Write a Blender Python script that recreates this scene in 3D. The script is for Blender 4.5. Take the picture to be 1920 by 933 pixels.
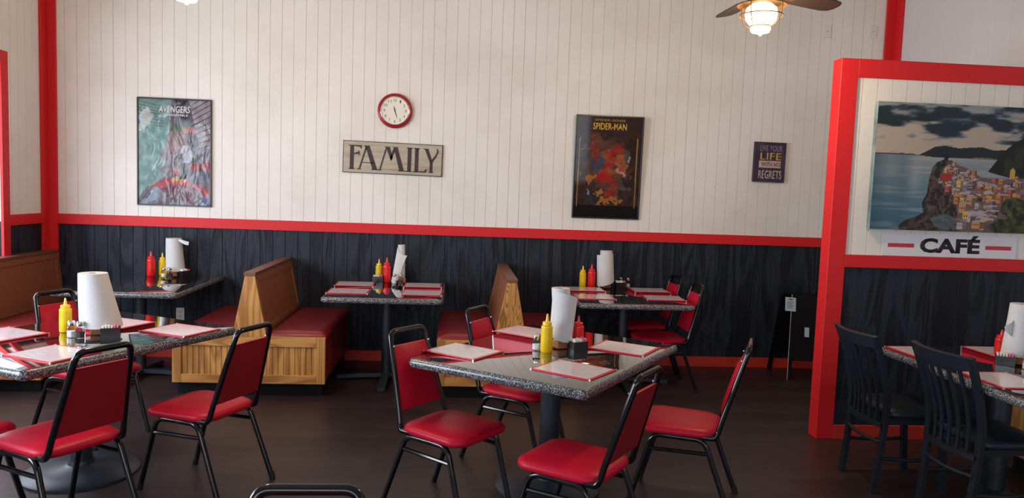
import bpy, bmesh, math, random
import numpy as np
from mathutils import Vector, Matrix
for o in list(bpy.data.objects): bpy.data.objects.remove(o)
S = bpy.context.scene
C = S.collection
PI = math.pi
R = math.radians

# ------------------------------------------------------------------ camera
YAW, PITCH, ROLL, CAMZ, FPX = 0.0798, 0.0789, 0.0361, 1.6016, 1386.3
fw = Vector((math.sin(YAW)*math.cos(PITCH), math.cos(YAW)*math.cos(PITCH), -math.sin(PITCH)))
r0 = Vector((math.cos(YAW), -math.sin(YAW), 0)); u0 = r0.cross(fw)
rt = r0*math.cos(ROLL)+u0*math.sin(ROLL); up = -r0*math.sin(ROLL)+u0*math.cos(ROLL)
cam = bpy.data.objects.new('camera', bpy.data.cameras.new('camera')); C.objects.link(cam)
mw = Matrix((rt, up, -fw)).transposed().to_4x4(); mw.translation = Vector((0, 0, CAMZ))
cam.matrix_world = mw
cam.data.sensor_width = 36; cam.data.lens = FPX/1920*36; cam.data.clip_start = .05
S.camera = cam
# ------------------------------------------------------------------ world, daylight, exposure
w = bpy.data.worlds.new('world'); S.world = w; w.use_nodes = True
bg = w.node_tree.nodes['Background']; bg.inputs[0].default_value = (.62, .76, 1, 1); bg.inputs[1].default_value = 1.0
def area(name, loc, direction, sx, sy, power, col):
    l = bpy.data.lights.new(name, 'AREA'); l.shape = 'RECTANGLE'; l.size = sx; l.size_y = sy
    l.energy = power; l.color = col
    o = bpy.data.objects.new(name, l); C.objects.link(o); o.location = loc
    o.rotation_euler = Vector(direction).to_track_quat('-Z', 'Z').to_euler()
    return o
area('daylight_left_far', (-3.80, 5.25, 1.55), (1, 0, -.12), 1.5, 1.8, 48, (.80, .90, 1))
area('daylight_left_near', (-3.80, 2.5, 1.65), (1, 0, -.12), 3.4, 1.6, 280, (.80, .90, 1))
area('daylight_front_left', (-2.0, -3.25, 1.75), (0, 1, -.06), 2.8, 1.6, 48, (.9, .95, 1))
area('daylight_front_right', (1.6, -3.25, 1.75), (0, 1, -.06), 2.8, 1.6, 30, (.9, .95, 1))
S.view_settings.view_transform = 'Standard'; S.view_settings.look = 'None'
S.view_settings.gamma = 1; S.view_settings.use_curve_mapping = False
S.view_settings.exposure = 0.43

# ------------------------------------------------------------------ materials
def nt(name):
    m = bpy.data.materials.new(name); m.use_nodes = True
    return m, m.node_tree, m.node_tree.nodes['Principled BSDF']
def M(name, col, rough=.5, metal=0, **k):
    m, t, b = nt(name)
    b.inputs['Base Color'].default_value = (*col, 1); b.inputs['Roughness'].default_value = rough
    b.inputs['Metallic'].default_value = metal
    for a, v in k.items(): b.inputs[a].default_value = v
    return m
def node(t, kind, **k):
    n = t.nodes.new(kind)
    for a, v in k.items():
        if a in n.inputs: n.inputs[a].default_value = v
        else: setattr(n, a, v)
    return n
def coords(t, scale=(1, 1, 1), kind='Object'):
    c = node(t, 'ShaderNodeTexCoord'); mp = node(t, 'ShaderNodeMapping'); mp.inputs['Scale'].default_value = scale
    t.links.new(c.outputs[kind], mp.inputs[0]); return mp.outputs[0]
def noise(t, vec, scale, detail=4, rough=.5, dist=0):
    n = node(t, 'ShaderNodeTexNoise'); t.links.new(vec, n.inputs['Vector'])
    n.inputs['Scale'].default_value = scale; n.inputs['Detail'].default_value = detail
    n.inputs['Roughness'].default_value = rough; n.inputs['Distortion'].default_value = dist
    return n.outputs[0]
def ramp(t, fac, stops):
    n = node(t, 'ShaderNodeValToRGB'); t.links.new(fac, n.inputs[0]); cr = n.color_ramp
    cr.elements[0].position = stops[0][0]; cr.elements[0].color = (*stops[0][1], 1)
    cr.elements[1].position = stops[-1][0]; cr.elements[1].color = (*stops[-1][1], 1)
    for p, c in stops[1:-1]:
        e = cr.elements.new(p); e.color = (*c, 1)
    return n.outputs[0]
def bump(t, b, h, strength, dist):
    n = node(t, 'ShaderNodeBump'); n.inputs['Strength'].default_value = strength; n.inputs['Distance'].default_value = dist
    t.links.new(h, n.inputs['Height']); t.links.new(n.outputs[0], b.inputs['Normal'])

# painted cream-white plank wall
m_white, t, b = nt('cream_white_paint'); v = coords(t)
t.links.new(ramp(t, noise(t, v, 1.3, 5, .6), [(.3, (.70, .67, .62)), (.55, (.775, .755, .72)), (.75, (.815, .80, .775))]), b.inputs['Base Color'])
b.inputs['Roughness'].default_value = .55; bump(t, b, noise(t, coords(t, (1, 1, .15)), 60, 3), .25, .004)
m_groove = M('groove_paint', (.58, .55, .50), .7)
m_grey = M('pale_grey_paint', (.60, .60, .63), .6)
m_ceil = M('ceiling_paint', (.55, .50, .44), .8)
# red gloss paint with wood grain relief
m_red, t, b = nt('red_gloss_paint'); b.inputs['Base Color'].default_value = (.62, .014, .018, 1); b.inputs['Roughness'].default_value = .5; b.inputs['IOR'].default_value = 1.4
bump(t, b, noise(t, coords(t, (2, 2, 14)), 6, 4, .6, 1.5), .25, .004)
m_redv, t, b = nt('red_gloss_paint_upright'); b.inputs['Base Color'].default_value = (.62, .014, .018, 1); b.inputs['Roughness'].default_value = .5; b.inputs['IOR'].default_value = 1.4
bump(t, b, noise(t, coords(t, (14, 14, 1.2)), 6, 4, .6, 1.5), .2, .004)
m_base = M('red_baseboard_paint', (.55, .035, .018), .5)
# black stained wainscot planks with raised cathedral grain
m_black, t, b = nt('black_painted_wood')
b.inputs['Roughness'].default_value = .58; b.inputs['IOR'].default_value = 1.35
v = coords(t, (1, 1, .16))
ns = noise(t, v, 5.5, 3, .55, 1.2)
mm = node(t, 'ShaderNodeMath', operation='MULTIPLY'); mm.inputs[1].default_value = 17; t.links.new(ns, mm.inputs[0])
sn = node(t, 'ShaderNodeMath', operation='SINE'); t.links.new(mm.outputs[0], sn.inputs[0])
t.links.new(ramp(t, sn.outputs[0], [(0, (.007, .010, .018)), (1, (.019, .026, .040))]), b.inputs['Base Color'])
bump(t, b, sn.outputs[0], .7, .0035)
# dark wood-look floor boards
m_floor, t, b = nt('dark_wood_plank_floor')
c_ = node(t, 'ShaderNodeTexCoord'); br = node(t, 'ShaderNodeTexBrick'); t.links.new(c_.outputs['Object'], br.inputs['Vector'])
br.inputs['Scale'].default_value = 1; br.inputs['Brick Width'].default_value = 1.2; br.inputs['Row Height'].default_value = .16
br.inputs['Mortar Size'].default_value = .0015; br.inputs['Color1'].default_value = (.028, .0165, .0165, 1)
br.inputs['Color2'].default_value = (.042, .026, .026, 1); br.inputs['Mortar'].default_value = (.012, .008, .008, 1); br.offset = .37
mx = node(t, 'ShaderNodeMix', data_type='RGBA', blend_type='MULTIPLY'); mx.inputs[0].default_value = .75
t.links.new(br.outputs['Color'], mx.inputs[6])
t.links.new(ramp(t, noise(t, coords(t, (1.2, 14, 1)), 3, 6, .65, .6), [(.3, (.42, .40, .40)), (.7, (1.45, 1.4, 1.4))]), mx.inputs[7])
t.links.new(mx.outputs[2], b.inputs['Base Color']); b.inputs['Roughness'].default_value = .42
bump(t, b, noise(t, coords(t, (1.2, 14, 1)), 8, 4), .12, .002)
# speckled granite-look laminate, polished
m_gran, t, b = nt('polished_speckled_laminate'); v = coords(t)
vo = node(t, 'ShaderNodeTexVoronoi'); t.links.new(v, vo.inputs['Vector']); vo.inputs['Scale'].default_value = 290
sep = node(t, 'ShaderNodeSeparateColor'); t.links.new(vo.outputs['Color'], sep.inputs[0])
t.links.new(ramp(t, sep.outputs[0], [(0, (.006, .005, .006)), (.5, (.010, .009, .011)), (.8, (.024, .022, .025)), (.93, (.05, .05, .055)), (1, (.11, .11, .12))]), b.inputs['Base Color'])
b.inputs['Roughness'].default_value = .03; b.inputs['IOR'].default_value = 2.0; b.inputs['Coat Weight'].default_value = 1; b.inputs['Coat IOR'].default_value = 1.6; b.inputs['Coat Roughness'].default_value = .02
m_granedge, t2, b2 = nt('speckled_laminate_edge'); v = coords(t2)
vo = node(t2, 'ShaderNodeTexVoronoi'); t2.links.new(v, vo.inputs['Vector']); vo.inputs['Scale'].default_value = 290
sep = node(t2, 'ShaderNodeSeparateColor'); t2.links.new(vo.outputs['Color'], sep.inputs[0])
t2.links.new(ramp(t2, sep.outputs[0], [(0, (.01, .01, .012)), (.4, (.035, .037, .043)), (.7, (.14, .145, .16)), (.9, (.30, .31, .33)), (1, (.5, .51, .53))]), b2.inputs['Base Color'])
b2.inputs['Roughness'].default_value = .26
# oak
def oak(name, zebra, along=2):
    m, t, b = nt(name)
    sc = [1, 1, 1]; sc[along] = .13
    n1 = noise(t, coords(t, tuple(sc)), 9 if zebra else 5, 2, .5, .3)
    mm = node(t, 'ShaderNodeMath', operation='MULTIPLY'); mm.inputs[1].default_value = 150 if zebra else 60; t.links.new(n1, mm.inputs[0])
    sn = node(t, 'ShaderNodeMath', operation='SINE'); t.links.new(mm.outputs[0], sn.inputs[0])
    mp = node(t, 'ShaderNodeMapRange'); mp.inputs[1].default_value = -1; t.links.new(sn.outputs[0], mp.inputs[0])
    lo = (.26, .11, .028) if zebra else (.36, .155, .038)
    t.links.new(ramp(t, mp.outputs[0], [(0, lo), (.35, (.50, .235, .060)), (1, (.60, .31, .088))]), b.inputs['Base Color'])
    b.inputs['Roughness'].default_value = .38
    bump(t, b, noise(t, coords(t, tuple(sc)), 60, 3), .15, .002)
    return m
m_oak = oak('honey_oak_upright', False, 2); m_oakh = oak('honey_oak_level', False, 0); m_zebra = oak('wavy_grain_oak', True, 2)
m_brown = M('brown_laminate', (.25, .085, .038), .42)
m_cap = M('brown_wood_cap', (.16, .065, .04), .4)
m_vinyl, t, b = nt('red_vinyl'); b.inputs['Base Color'].default_value = (.46, .007, .027, 1); b.inputs['Roughness'].default_value = .38; b.inputs['IOR'].default_value = 1.28
bump(t, b, noise(t, coords(t), 260, 2), .12, .001)
m_vback = M('red_vinyl_shaded_back', (.27, .006, .012), .5)  # red vinyl darkened: shade on the rear of the chair backs, put in the colour
m_maroon, t, b = nt('maroon_vinyl'); b.inputs['Base Color'].default_value = (.22, .018, .022, 1); b.inputs['Roughness'].default_value = .34
bump(t, b, noise(t, coords(t), 14, 2), .15, .01)
m_tube = M('black_gloss_metal', (.004, .004, .006), .12)
m_col = M('black_powder_coat', (.021, .029, .040), .42)
m_satin = M('black_satin_wood', (.010, .016, .025), .42, 0, **{'IOR': 1.42})
m_chrome = M('chrome', (.8, .8, .8), .12, 1)
m_paper, t, b = nt('paper_towel'); b.inputs['Base Color'].default_value = (.60, .60, .61, 1); b.inputs['Roughness'].default_value = .9
bump(t, b, noise(t, coords(t), 130, 3), .35, .003)
m_core = M('cardboard', (.35, .25, .17), .9)
m_holder = M('wood_holder', (.36, .15, .06), .5)
m_mustard = M('mustard_yellow_plastic', (.80, .52, .005), .3)
m_ketchup = M('ketchup_red_plastic', (.70, .012, .012), .3)
m_nozy = M('pale_yellow_nozzle', (.85, .6, .08), .35)
m_nozr = M('red_nozzle', (.75, .05, .05), .35)
m_tray = M('black_plastic', (.012, .012, .014), .22)
m_wpack = M('white_sugar_packet', (.8, .8, .78), .6)
m_ppack = M('pink_sugar_packet', (.75, .18, .30), .6)
m_salt = M('salt', (.85, .85, .85), .9); m_pepper = M('pepper', (.05, .045, .04), .9)
m_glass = M('jar_glass', (.97, .98, 1), .02, 0, **{'Transmission Weight': 1.0, 'IOR': 1.12})
m_tip = M('menu_corner_metal', (.6, .58, .52), .45, .7)
m_menu = M('menu_red_edge', (.60, .015, .035), .35)
m_page, t, b = nt('menu_page'); v = coords(t, (1, 1, 1))
wv = node(t, 'ShaderNodeTexNoise'); t.links.new(coords(t, (9, 70, 1)), wv.inputs['Vector']); wv.inputs['Scale'].default_value = 2; wv.inputs['Detail'].default_value = 2
t.links.new(ramp(t, wv.outputs[0], [(.36, (.56, .52, .58)), (.5, (.68, .64, .70)), (.62, (.72, .68, .73))]), b.inputs['Base Color'])
b.inputs['Roughness'].default_value = .12; b.inputs['IOR'].default_value = 1.6
m_bronze = M('antique_bronze', (.26, .13, .05), .4, .8)
m_blade = M('dark_fan_blade', (.03, .02, .018), .5)
m_plate = M('ivory_plastic', (.72, .69, .63), .4)
m_board = M('black_board', (.004, .004, .005), .6, 0, **{'IOR': 1.3})
m_ink = M('black_ink', (.012, .010, .014), .6); m_white2 = M('white_board', (.72, .72, .76), .5)
m_frame = M('black_frame', (.01, .01, .012), .3)
m_clockred = M('clock_red', (.36, .012, .022), .25); m_face = M('clock_face', (.78, .74, .66), .6)
m_emit, t, b = nt('glowing_glass'); b.inputs['Base Color'].default_value = (1, .9, .7, 1)
b.inputs['Emission Color'].default_value = (1, .82, .52, 1); b.inputs['Emission Strength'].default_value = 5
m_pane, t, b = nt('window_pane'); t.nodes.remove(b); out = t.nodes['Material Output']
tr = node(t, 'ShaderNodeBsdfTransparent'); gl = node(t, 'ShaderNodeBsdfGlossy'); gl.inputs['Roughness'].default_value = .02
mxs = node(t, 'ShaderNodeMixShader'); mxs.inputs[0].default_value = .06
t.links.new(tr.outputs[0], mxs.inputs[1]); t.links.new(gl.outputs[0], mxs.inputs[2]); t.links.new(mxs.outputs[0], out.inputs[0])
m_asphalt = M('outdoor_paving', (.25, .24, .23), .9)

# ------------------------------------------------------------------ mesh helpers
def new(): return bmesh.new()
def obj(name, bm, mats, parent=None, smooth=True, angle=40, loc=None, rot=None):
    me = bpy.data.meshes.new(name)
    if isinstance(bm, bmesh.types.BMesh):
        bmesh.ops.recalc_face_normals(bm, faces=bm.faces)
        bm.to_mesh(me); bm.free()
    else: me = bm
    if not isinstance(mats, (list, tuple)): mats = [mats]
    for m in mats: me.materials.append(m)
    if smooth and me.polygons:
        me.polygons.foreach_set('use_smooth', [True]*len(me.polygons)); me.set_sharp_from_angle(angle=R(angle))
    o = bpy.data.objects.new(name, me); C.objects.link(o)
    if parent: o.parent = parent
    if loc: o.location = loc
    if rot: o.rotation_euler = rot
    return o
def tag(o, label, cat, group=None, kind=None):
    if label: o['label'] = label
    if cat: o['category'] = cat
    if group: o['group'] = group
    if kind: o['kind'] = kind
    return o
def thing(name, label, cat, loc=(0, 0, 0), rz=0, group=None):
    o = bpy.data.objects.new(name, None); C.objects.link(o); o.empty_display_size = .1
    o.location = loc; o.rotation_euler = (0, 0, rz)
    return tag(o, label, cat, group)
def struct(name, bm, mats, parent=None, **k):
    o = obj(name, bm, mats, parent, **k)
    if not parent: o['kind'] = 'structure'
    return o
def dup(root, loc, rz, label=None, group=None):
    r = root.copy(); C.objects.link(r); r.location = loc; r.rotation_euler = (0, 0, rz)
    if label: r['label'] = label
    if group: r['group'] = group
    for ch in list(root.children):
        c = ch.copy(); C.objects.link(c); c.parent = r
        for g in ch.children:
            d = g.copy(); C.objects.link(d); d.parent = c
    return r
def box(bm, x0, x1, y0, y1, z0, z1, bev=0, seg=2, mi=0):
    n0 = set(bm.faces)
    vs = [bm.verts.new((x, y, z)) for z in (z0, z1) for y in (y0, y1) for x in (x0, x1)]
    fs = [(0, 2, 3, 1), (4, 5, 7, 6), (0, 1, 5, 4), (2, 6, 7, 3), (0, 4, 6, 2), (1, 3, 7, 5)]
    F = [bm.faces.new([vs[i] for i in f]) for f in fs]
    if bev:
        E = list({e for f in F for e in f.edges})
        bmesh.ops.bevel(bm, geom=E, offset=bev, segments=seg, profile=.5, affect='EDGES')
    if mi:
        for f in bm.faces:
            if f not in n0: f.material_index = mi
    return bm
def prism(bm, pts, a0, a1, axis='y', bev=0, mi=0):
    """polygon pts (2-D) pushed along an axis from a0 to a1"""
    def P(p, a): return {'y': (p[0], a, p[1]), 'x': (a, p[0], p[1]), 'z': (p[0], p[1], a)}[axis]
    A = [bm.verts.new(P(p, a0)) for p in pts]; B = [bm.verts.new(P(p, a1)) for p in pts]
    n = len(pts); F = [bm.faces.new(A), bm.faces.new(B[::-1])]
    for i in range(n): F.append(bm.faces.new((A[i], B[i], B[(i+1) % n], A[(i+1) % n])))
    for f in F: f.material_index = mi
    if bev:
        E = list({e for f in F for e in f.edges})
        bmesh.ops.bevel(bm, geom=E, offset=bev, segments=2, profile=.5, affect='EDGES')
    return bm
def fillet(pts, rad, n=5):
    out = [Vector(pts[0])]
    for i in range(1, len(pts)-1):
        p = Vector(pts[i]); a = Vector(pts[i-1])-p; c = Vector(pts[i+1])-p
        la, lc = a.length, c.length; a.normalize(); c.normalize()
        ang = a.angle(c)
        if ang > 3.05: out.append(p); continue
        d = min(rad/math.tan(ang/2), la*.48, lc*.48)
        A = p+a*d; B = p+c*d
        for k in range(n+1):
            s = k/n; out.append(A*(1-s)**2+p*2*s*(1-s)+B*s*s)
    out.append(Vector(pts[-1])); return out
def tube(bm, pts, r, seg=10, closed=False, rx=None):
    pts = [Vector(p) for p in pts]; n = len(pts)
    rs = r if isinstance(r, (list, tuple)) else [r]*n
    T = []
    for i in range(n):
        a = pts[i-1] if (i or closed) else pts[i]; b_ = pts[(i+1) % n] if (i < n-1 or closed) else pts[i]
        T.append((b_-a).normalized())
    N = T[0].orthogonal().normalized(); rings = []
    for i in range(n):
        N = (N-T[i]*N.dot(T[i])).normalized(); B = T[i].cross(N)
        rings.append([bm.verts.new(pts[i]+N*math.cos(2*PI*k/seg)*rs[i]+B*math.sin(2*PI*k/seg)*rs[i]) for k in range(seg)])
    m = n if closed else n-1
    for i in range(m):
        a, b_ = rings[i], rings[(i+1) % n]
        for k in range(seg): bm.faces.new((a[k], a[(k+1) % seg], b_[(k+1) % seg], b_[k]))
    if not closed: bm.faces.new(rings[0][::-1]); bm.faces.new(rings[-1])
    return bm
def ribbon(bm, pts, wvec, w_, th):
    """rectangular bar swept along pts; wvec(i) gives the unit width direction"""
    pts = [Vector(p) for p in pts]; rings = []
    for i, p in enumerate(pts):
        T = (pts[min(i+1, len(pts)-1)]-pts[max(i-1, 0)]).normalized(); W = Vector(wvec(i) if callable(wvec) else wvec).normalized()
        N = T.cross(W).normalized(); ww = w_(i) if callable(w_) else w_
        rings.append([bm.verts.new(p+W*sx*ww/2+N*sy*th/2) for sx, sy in ((-1, -1), (1, -1), (1, 1), (-1, 1))])
    for a, b_ in zip(rings, rings[1:]):
        for k in range(4): bm.faces.new((a[k], a[(k+1) % 4], b_[(k+1) % 4], b_[k]))
    bm.faces.new(rings[0][::-1]); bm.faces.new(rings[-1]); return bm
def lathe(bm, prof, c=(0, 0, 0), seg=24, mi=0, sq=1.0):
    c = Vector(c); rings = []
    for r_, z in prof:
        if r_ < 1e-6: rings.append([bm.verts.new(c+Vector((0, 0, z)))])
        else: rings.append([bm.verts.new(c+Vector((r_*math.cos(2*PI*k/seg), r_*sq*math.sin(2*PI*k/seg), z))) for k in range(seg)])
    for a, b_ in zip(rings, rings[1:]):
        for k in range(seg):
            k2 = (k+1) % seg
            if len(a) == 1 and len(b_) == 1: continue
            if len(a) == 1: f = (a[0], b_[k2], b_[k])
            elif len(b_) == 1: f = (a[k], a[k2], b_[0])
            else: f = (a[k], a[k2], b_[k2], b_[k])
            bm.faces.new(f).material_index = mi
    if len(rings[0]) > 1: bm.faces.new(rings[0][::-1]).material_index = mi
    if len(rings[-1]) > 1: bm.faces.new(rings[-1]).material_index = mi
    return bm
def rrect(hx, hy, r_, n=6, taper=0):
    """rounded rectangle outline, half sizes hx, hy; taper narrows the +y end"""
    out = []
    for cx, cy, a0 in ((hx-r_, hy-r_, 0), (-hx+r_, hy-r_, 90), (-hx+r_, -hy+r_, 180), (hx-r_, -hy+r_, 270)):
        for k in range(n+1):
            a = R(a0+90*k/n); x, y = cx+r_*math.cos(a), cy+r_*math.sin(a)
            out.append((x*(1-taper*(y/hy)), y))
    return out
def rings_solid(bm, rings, capmi=0, mis=None):
    V = [[bm.verts.new(p) for p in r_] for r_ in rings]
    for j, (a, b_) in enumerate(zip(V, V[1:])):
        n = len(a)
        for k in range(n):
            f = bm.faces.new((a[k], a[(k+1) % n], b_[(k+1) % n], b_[k])); f.material_index = mis[j] if mis else 0
    f = bm.faces.new(V[0][::-1]); f.material_index = capmi; f = bm.faces.new(V[-1]); f.material_index = capmi
    return bm

# ------------------------------------------------------------------ lettering
def text_mesh(s, w_, h_, ex=.002, bold=0.0, shear=0):
    cu = bpy.data.curves.new('lettering', 'FONT'); cu.body = s; cu.size = 1; cu.offset = bold; cu.shear = shear; cu.resolution_u = 3
    o = bpy.data.objects.new('tmp', cu); C.objects.link(o); bpy.context.view_layer.update()
    me = bpy.data.meshes.new_from_object(o.evaluated_get(bpy.context.evaluated_depsgraph_get()))
    bpy.data.objects.remove(o)
    bm = new(); bm.from_mesh(me)
    g = bmesh.ops.extrude_face_region(bm, geom=list(bm.faces))
    for v in g['geom']:
        if isinstance(v, bmesh.types.BMVert): v.co.z += 1
    xs = [v.co.x for v in bm.verts]; ys = [v.co.y for v in bm.verts]
    x0, x1, y0, y1 = min(xs), max(xs), min(ys), max(ys)
    for v in bm.verts:   # lettering lies in the x-z plane, facing -y, centred
        u = (v.co.x-x0)/(x1-x0)-.5; q = (v.co.y-y0)/(y1-y0)-.5; d = v.co.z
        v.co = Vector((u*w_, -d*ex, q*h_))
    return bm

# ------------------------------------------------------------------ printed pictures (colour per cell)
def vnoise(nx, ny, fx, fy, seed):
    g = np.random.RandomState(seed).rand(int(fy)+3, int(fx)+3)
    x = np.linspace(0, fx, nx, endpoint=False); y = np.linspace(0, fy, ny, endpoint=False)
    xi, yi = x.astype(int), y.astype(int); xf, yf = x-xi, y-yi; xf = xf*xf*(3-2*xf); yf = yf*yf*(3-2*yf)
    a = g[np.ix_(yi, xi)]; b_ = g[np.ix_(yi, xi+1)]; c = g[np.ix_(yi+1, xi)]; d = g[np.ix_(yi+1, xi+1)]
    return (a*(1-xf)+b_*xf)*(1-yf)[:, None]+(c*(1-xf)+d*xf)*yf[:, None]
def fbm(nx, ny, fx, fy, seed, o=4):
    s = 0; a = .5
    for k in range(o): s = s+a*vnoise(nx, ny, fx*2**k, fy*2**k, seed+k); a *= .5
    return s/(1-.5**o)
class Pic:      # u to the right, v down, both 0..1
    def __init__(s, nx, ny):
        s.nx, s.ny = nx, ny; s.a = np.zeros((ny, nx, 3)); s.U, s.V = np.meshgrid((np.arange(nx)+.5)/nx, (np.arange(ny)+.5)/ny)
    def mask(s, poly):
        inside = np.zeros(s.U.shape, bool); n = len(poly)
        for i in range(n):
            (x1, y1), (x2, y2) = poly[i], poly[(i+1) % n]
            if y1 == y2: continue
            c = ((y1 > s.V) != (y2 > s.V)) & (s.U < (x2-x1)*(s.V-y1)/(y2-y1)+x1); inside ^= c
        return inside
    def fill(s, m, col, al=1.0):
        if isinstance(m, list): m = s.mask(m)
        col = np.array(col, float); col = (col/255.) if col.max() > 1 else col
        k = m.astype(float)[..., None]*al; s.a = s.a*(1-k)+col*k
    def blob(s, cx, cy, rx, ry, col, al=1.0, rot=0, nz=None):
        dx, dy = s.U-cx, s.V-cy; c, q = math.cos(rot), math.sin(rot)
        d = ((dx*c+dy*q)/rx)**2+((-dx*q+dy*c)/ry)**2
        if nz is not None: d = d*(.6+.8*nz)
        s.fill(d < 1, col, al)
    def mesh(s, w_, h_):
        nx, ny = s.nx, s.ny
        xs = np.linspace(-w_/2, w_/2, nx+1); zs = np.linspace(h_/2, -h_/2, ny+1)
        X, Z = np.meshgrid(xs, zs); V = np.stack([X, np.zeros_like(X), Z], -1).reshape(-1, 3)
        i = np.arange(ny)[:, None]*(nx+1)+np.arange(nx)[None, :]
        F = np.stack([i, i+nx+1, i+nx+2, i+1], -1).reshape(-1, 4)
        me = bpy.data.meshes.new('print'); me.from_pydata(V.tolist(), [], F.tolist())
        ca = me.color_attributes.new('print', 'FLOAT_COLOR', 'CORNER')
        lin = np.clip(s.a, 0, 1)**2.2
        col = np.concatenate([lin, np.ones((ny, nx, 1))], -1).reshape(-1, 1, 4).repeat(4, 1).reshape(-1)
        ca.data.foreach_set('color', col.astype(np.float32)); return me
def m_print(name, rough, wavy=0, coat=0):
    m, t, b = nt(name); a = node(t, 'ShaderNodeVertexColor'); a.layer_name = 'print'
    t.links.new(a.outputs[0], b.inputs['Base Color']); b.inputs['Roughness'].default_value = rough; b.inputs['IOR'].default_value = 1.38
    if wavy: bump(t, b, noise(t, coords(t, (1, 1, .6)), 6, 2, .5, 1.5), wavy, .02)
    return m

# ================================================================== THE ROOM
XL, XR, YB, YF, ZC = -3.54, 4.07, 6.769, -3.0, 3.9
bm = new(); box(bm, XL-.3, XR+.3, YF-.3, YB+.2, -.1, 0); struct('floor', bm, m_floor, smooth=False)
bm = new(); box(bm, XL-.2, XR+.2, YF-.2, YB+.2, ZC, ZC+.1); struct('ceiling', bm, m_ceil, smooth=False)
def planks(bm, a0, a1, fixed, inward, z0, z1, axis, thick=.14, pitch=.102, gw=.004, gd=.0025, rnd=None):
    """grooved board wall: profile of flats and V grooves along an axis; material 1 in the grooves"""
    prof = [(a0, 0, 0)]; x = a0+pitch*.5; rn = random.Random(rnd or 1)
    while x < a1-.02:
        g = gw*(rn.choice([.6, .8, 1, 1, 1.5]))
        prof += [(x-g/2, 0, 0), (x, gd, 1), (x+g/2, 0, 1)]; x += pitch*(rn.choice([1, 1, 1, .98, 1.02]))
    prof.append((a1, 0, 0)); V = []
    for a, d, _ in prof:
        f = fixed-inward*d
        for z in (z0, z1): V.append(bm.verts.new((a, f, z) if axis == 'x' else (f, a, z)))
    for i in range(len(prof)-1):
        f = bm.faces.new((V[2*i], V[2*i+2], V[2*i+3], V[2*i+1])); f.material_index = prof[i+1][2]
    fb = fixed-inward*thick
    e = [(a0, z0), (a1, z0), (a1, z1), (a0, z1)]
    B = [bm.verts.new((a, fb, z) if axis == 'x' else (fb, a, z)) for a, z in e]
    bm.faces.new(B)
    bm.faces.new((B[0], V[0], V[1], B[3])); bm.faces.new((B[1], B[2], V[-1], V[-2]))
    bm.faces.new([B[3]]+V[1::2]+[B[2]]); bm.faces.new([B[0], B[1]]+V[-2::-2])
    return bm
wb = struct('wall_back', planks(new(), XL, XR, YB, -1, 1.215, ZC, 'x', rnd=4), [m_white, m_groove], smooth=False)
obj('wainscot', planks(new(), XL, XR, YB, -1, 0, 1.215, 'x', pitch=.11, gw=.006, gd=.005, rnd=9), [m_black, m_ink], wb, smooth=False)
# left wall: boards by the corner, then plain wall round two window openings
wl = new(); planks(wl, 6.09, YB, XL, 1, 1.215, ZC, 'y', rnd=3)
W1, W2 = (4.45, 6.09, .55, 2.45), (.75, 4.2, .85, 2.45)
box(wl, XL-.14, XL, YF, 6.09, 2.45, ZC); box(wl, XL-.14, XL, 4.2, 4.45, 0, 2.45)
box(wl, XL-.14, XL, YF, .75, 0, 2.45); box(wl, XL-.14, XL, .75, 4.2, 0, .85); box(wl, XL-.14, XL, 4.45, 6.09, 0, .55)
wl = struct('wall_left', wl, [m_white, m_groove], smooth=False)
obj('wainscot', planks(new(), 6.09, YB, XL, 1, 0, 1.215, 'y', pitch=.11, rnd=5), [m_black, m_ink], wl, smooth=False)
wr = struct('wall_right', planks(new(), YF, YB, XR, -1, 0, ZC, 'y', pitch=.2, gw=.004, gd=.002), [m_grey, m_grey], smooth=False)
wf = new(); F1, F2 = (-3.4, -.6, .9, 2.6), (.2, 3.0, .9, 2.6)
box(wf, XL, XR, YF-.14, YF, 2.6, ZC); box(wf, XL, XR, YF-.14, YF, 0, .9)
box(wf, XL, -3.4, YF-.14, YF, .9, 2.6); box(wf, -.6, .2, YF-.14, YF, .9, 2.6); box(wf, 3.0, XR, YF-.14, YF, .9, 2.6)
struct('wall_front', wf, m_white, smooth=False)
def window(n, wall, a0, a1, z0, z1):
    cas = new(); fr = new(); pn = new(); c = .09
    def bx(bm, p0, p1, q0, q1, d0, d1):     # p along the wall, q up, d into the room
        if wall == 'left': box(bm, XL+d0, XL+d1, p0, p1, q0, q1)
        else: box(bm, p0, p1, YF+d0, YF+d1, q0, q1)
    for p in ((a0-c, a0, z0-c if n > 1 else 0, z1+c), (a1, a1+c, z0-c if n > 1 else 0, z1+c), (a0, a1, z1, z1+c), (a0, a1, z0-c, z0)): bx(cas, *p, 0, .02)
    mid = (a0+a1)/2
    for p in ((a0, a0+.05, z0, z1), (a1-.05, a1, z0, z1), (a0+.05, a1-.05, z1-.05, z1), (a0+.05, a1-.05, z0, z0+.05), (mid-.025, mid+.025, z0+.05, z1-.05)): bx(fr, *p, -.10, -.05)
    bx(pn, a0+.05, a1-.05, z0+.05, z1-.05, -.078, -.072)
    o = struct('window_%d' % n, cas, m_redv, smooth=False)
    obj('frame', fr, m_redv, o, smooth=False); obj('pane', pn, m_pane, o, smooth=False)
window(1, 'left', *W1); window(2, 'left', *W2); window(3, 'front', *F1); window(4, 'front', *F2)
bm = new(); box(bm, -30, 30, -30, 30, -.14, -.12); struct('ground', bm, m_asphalt, smooth=False)
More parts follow.
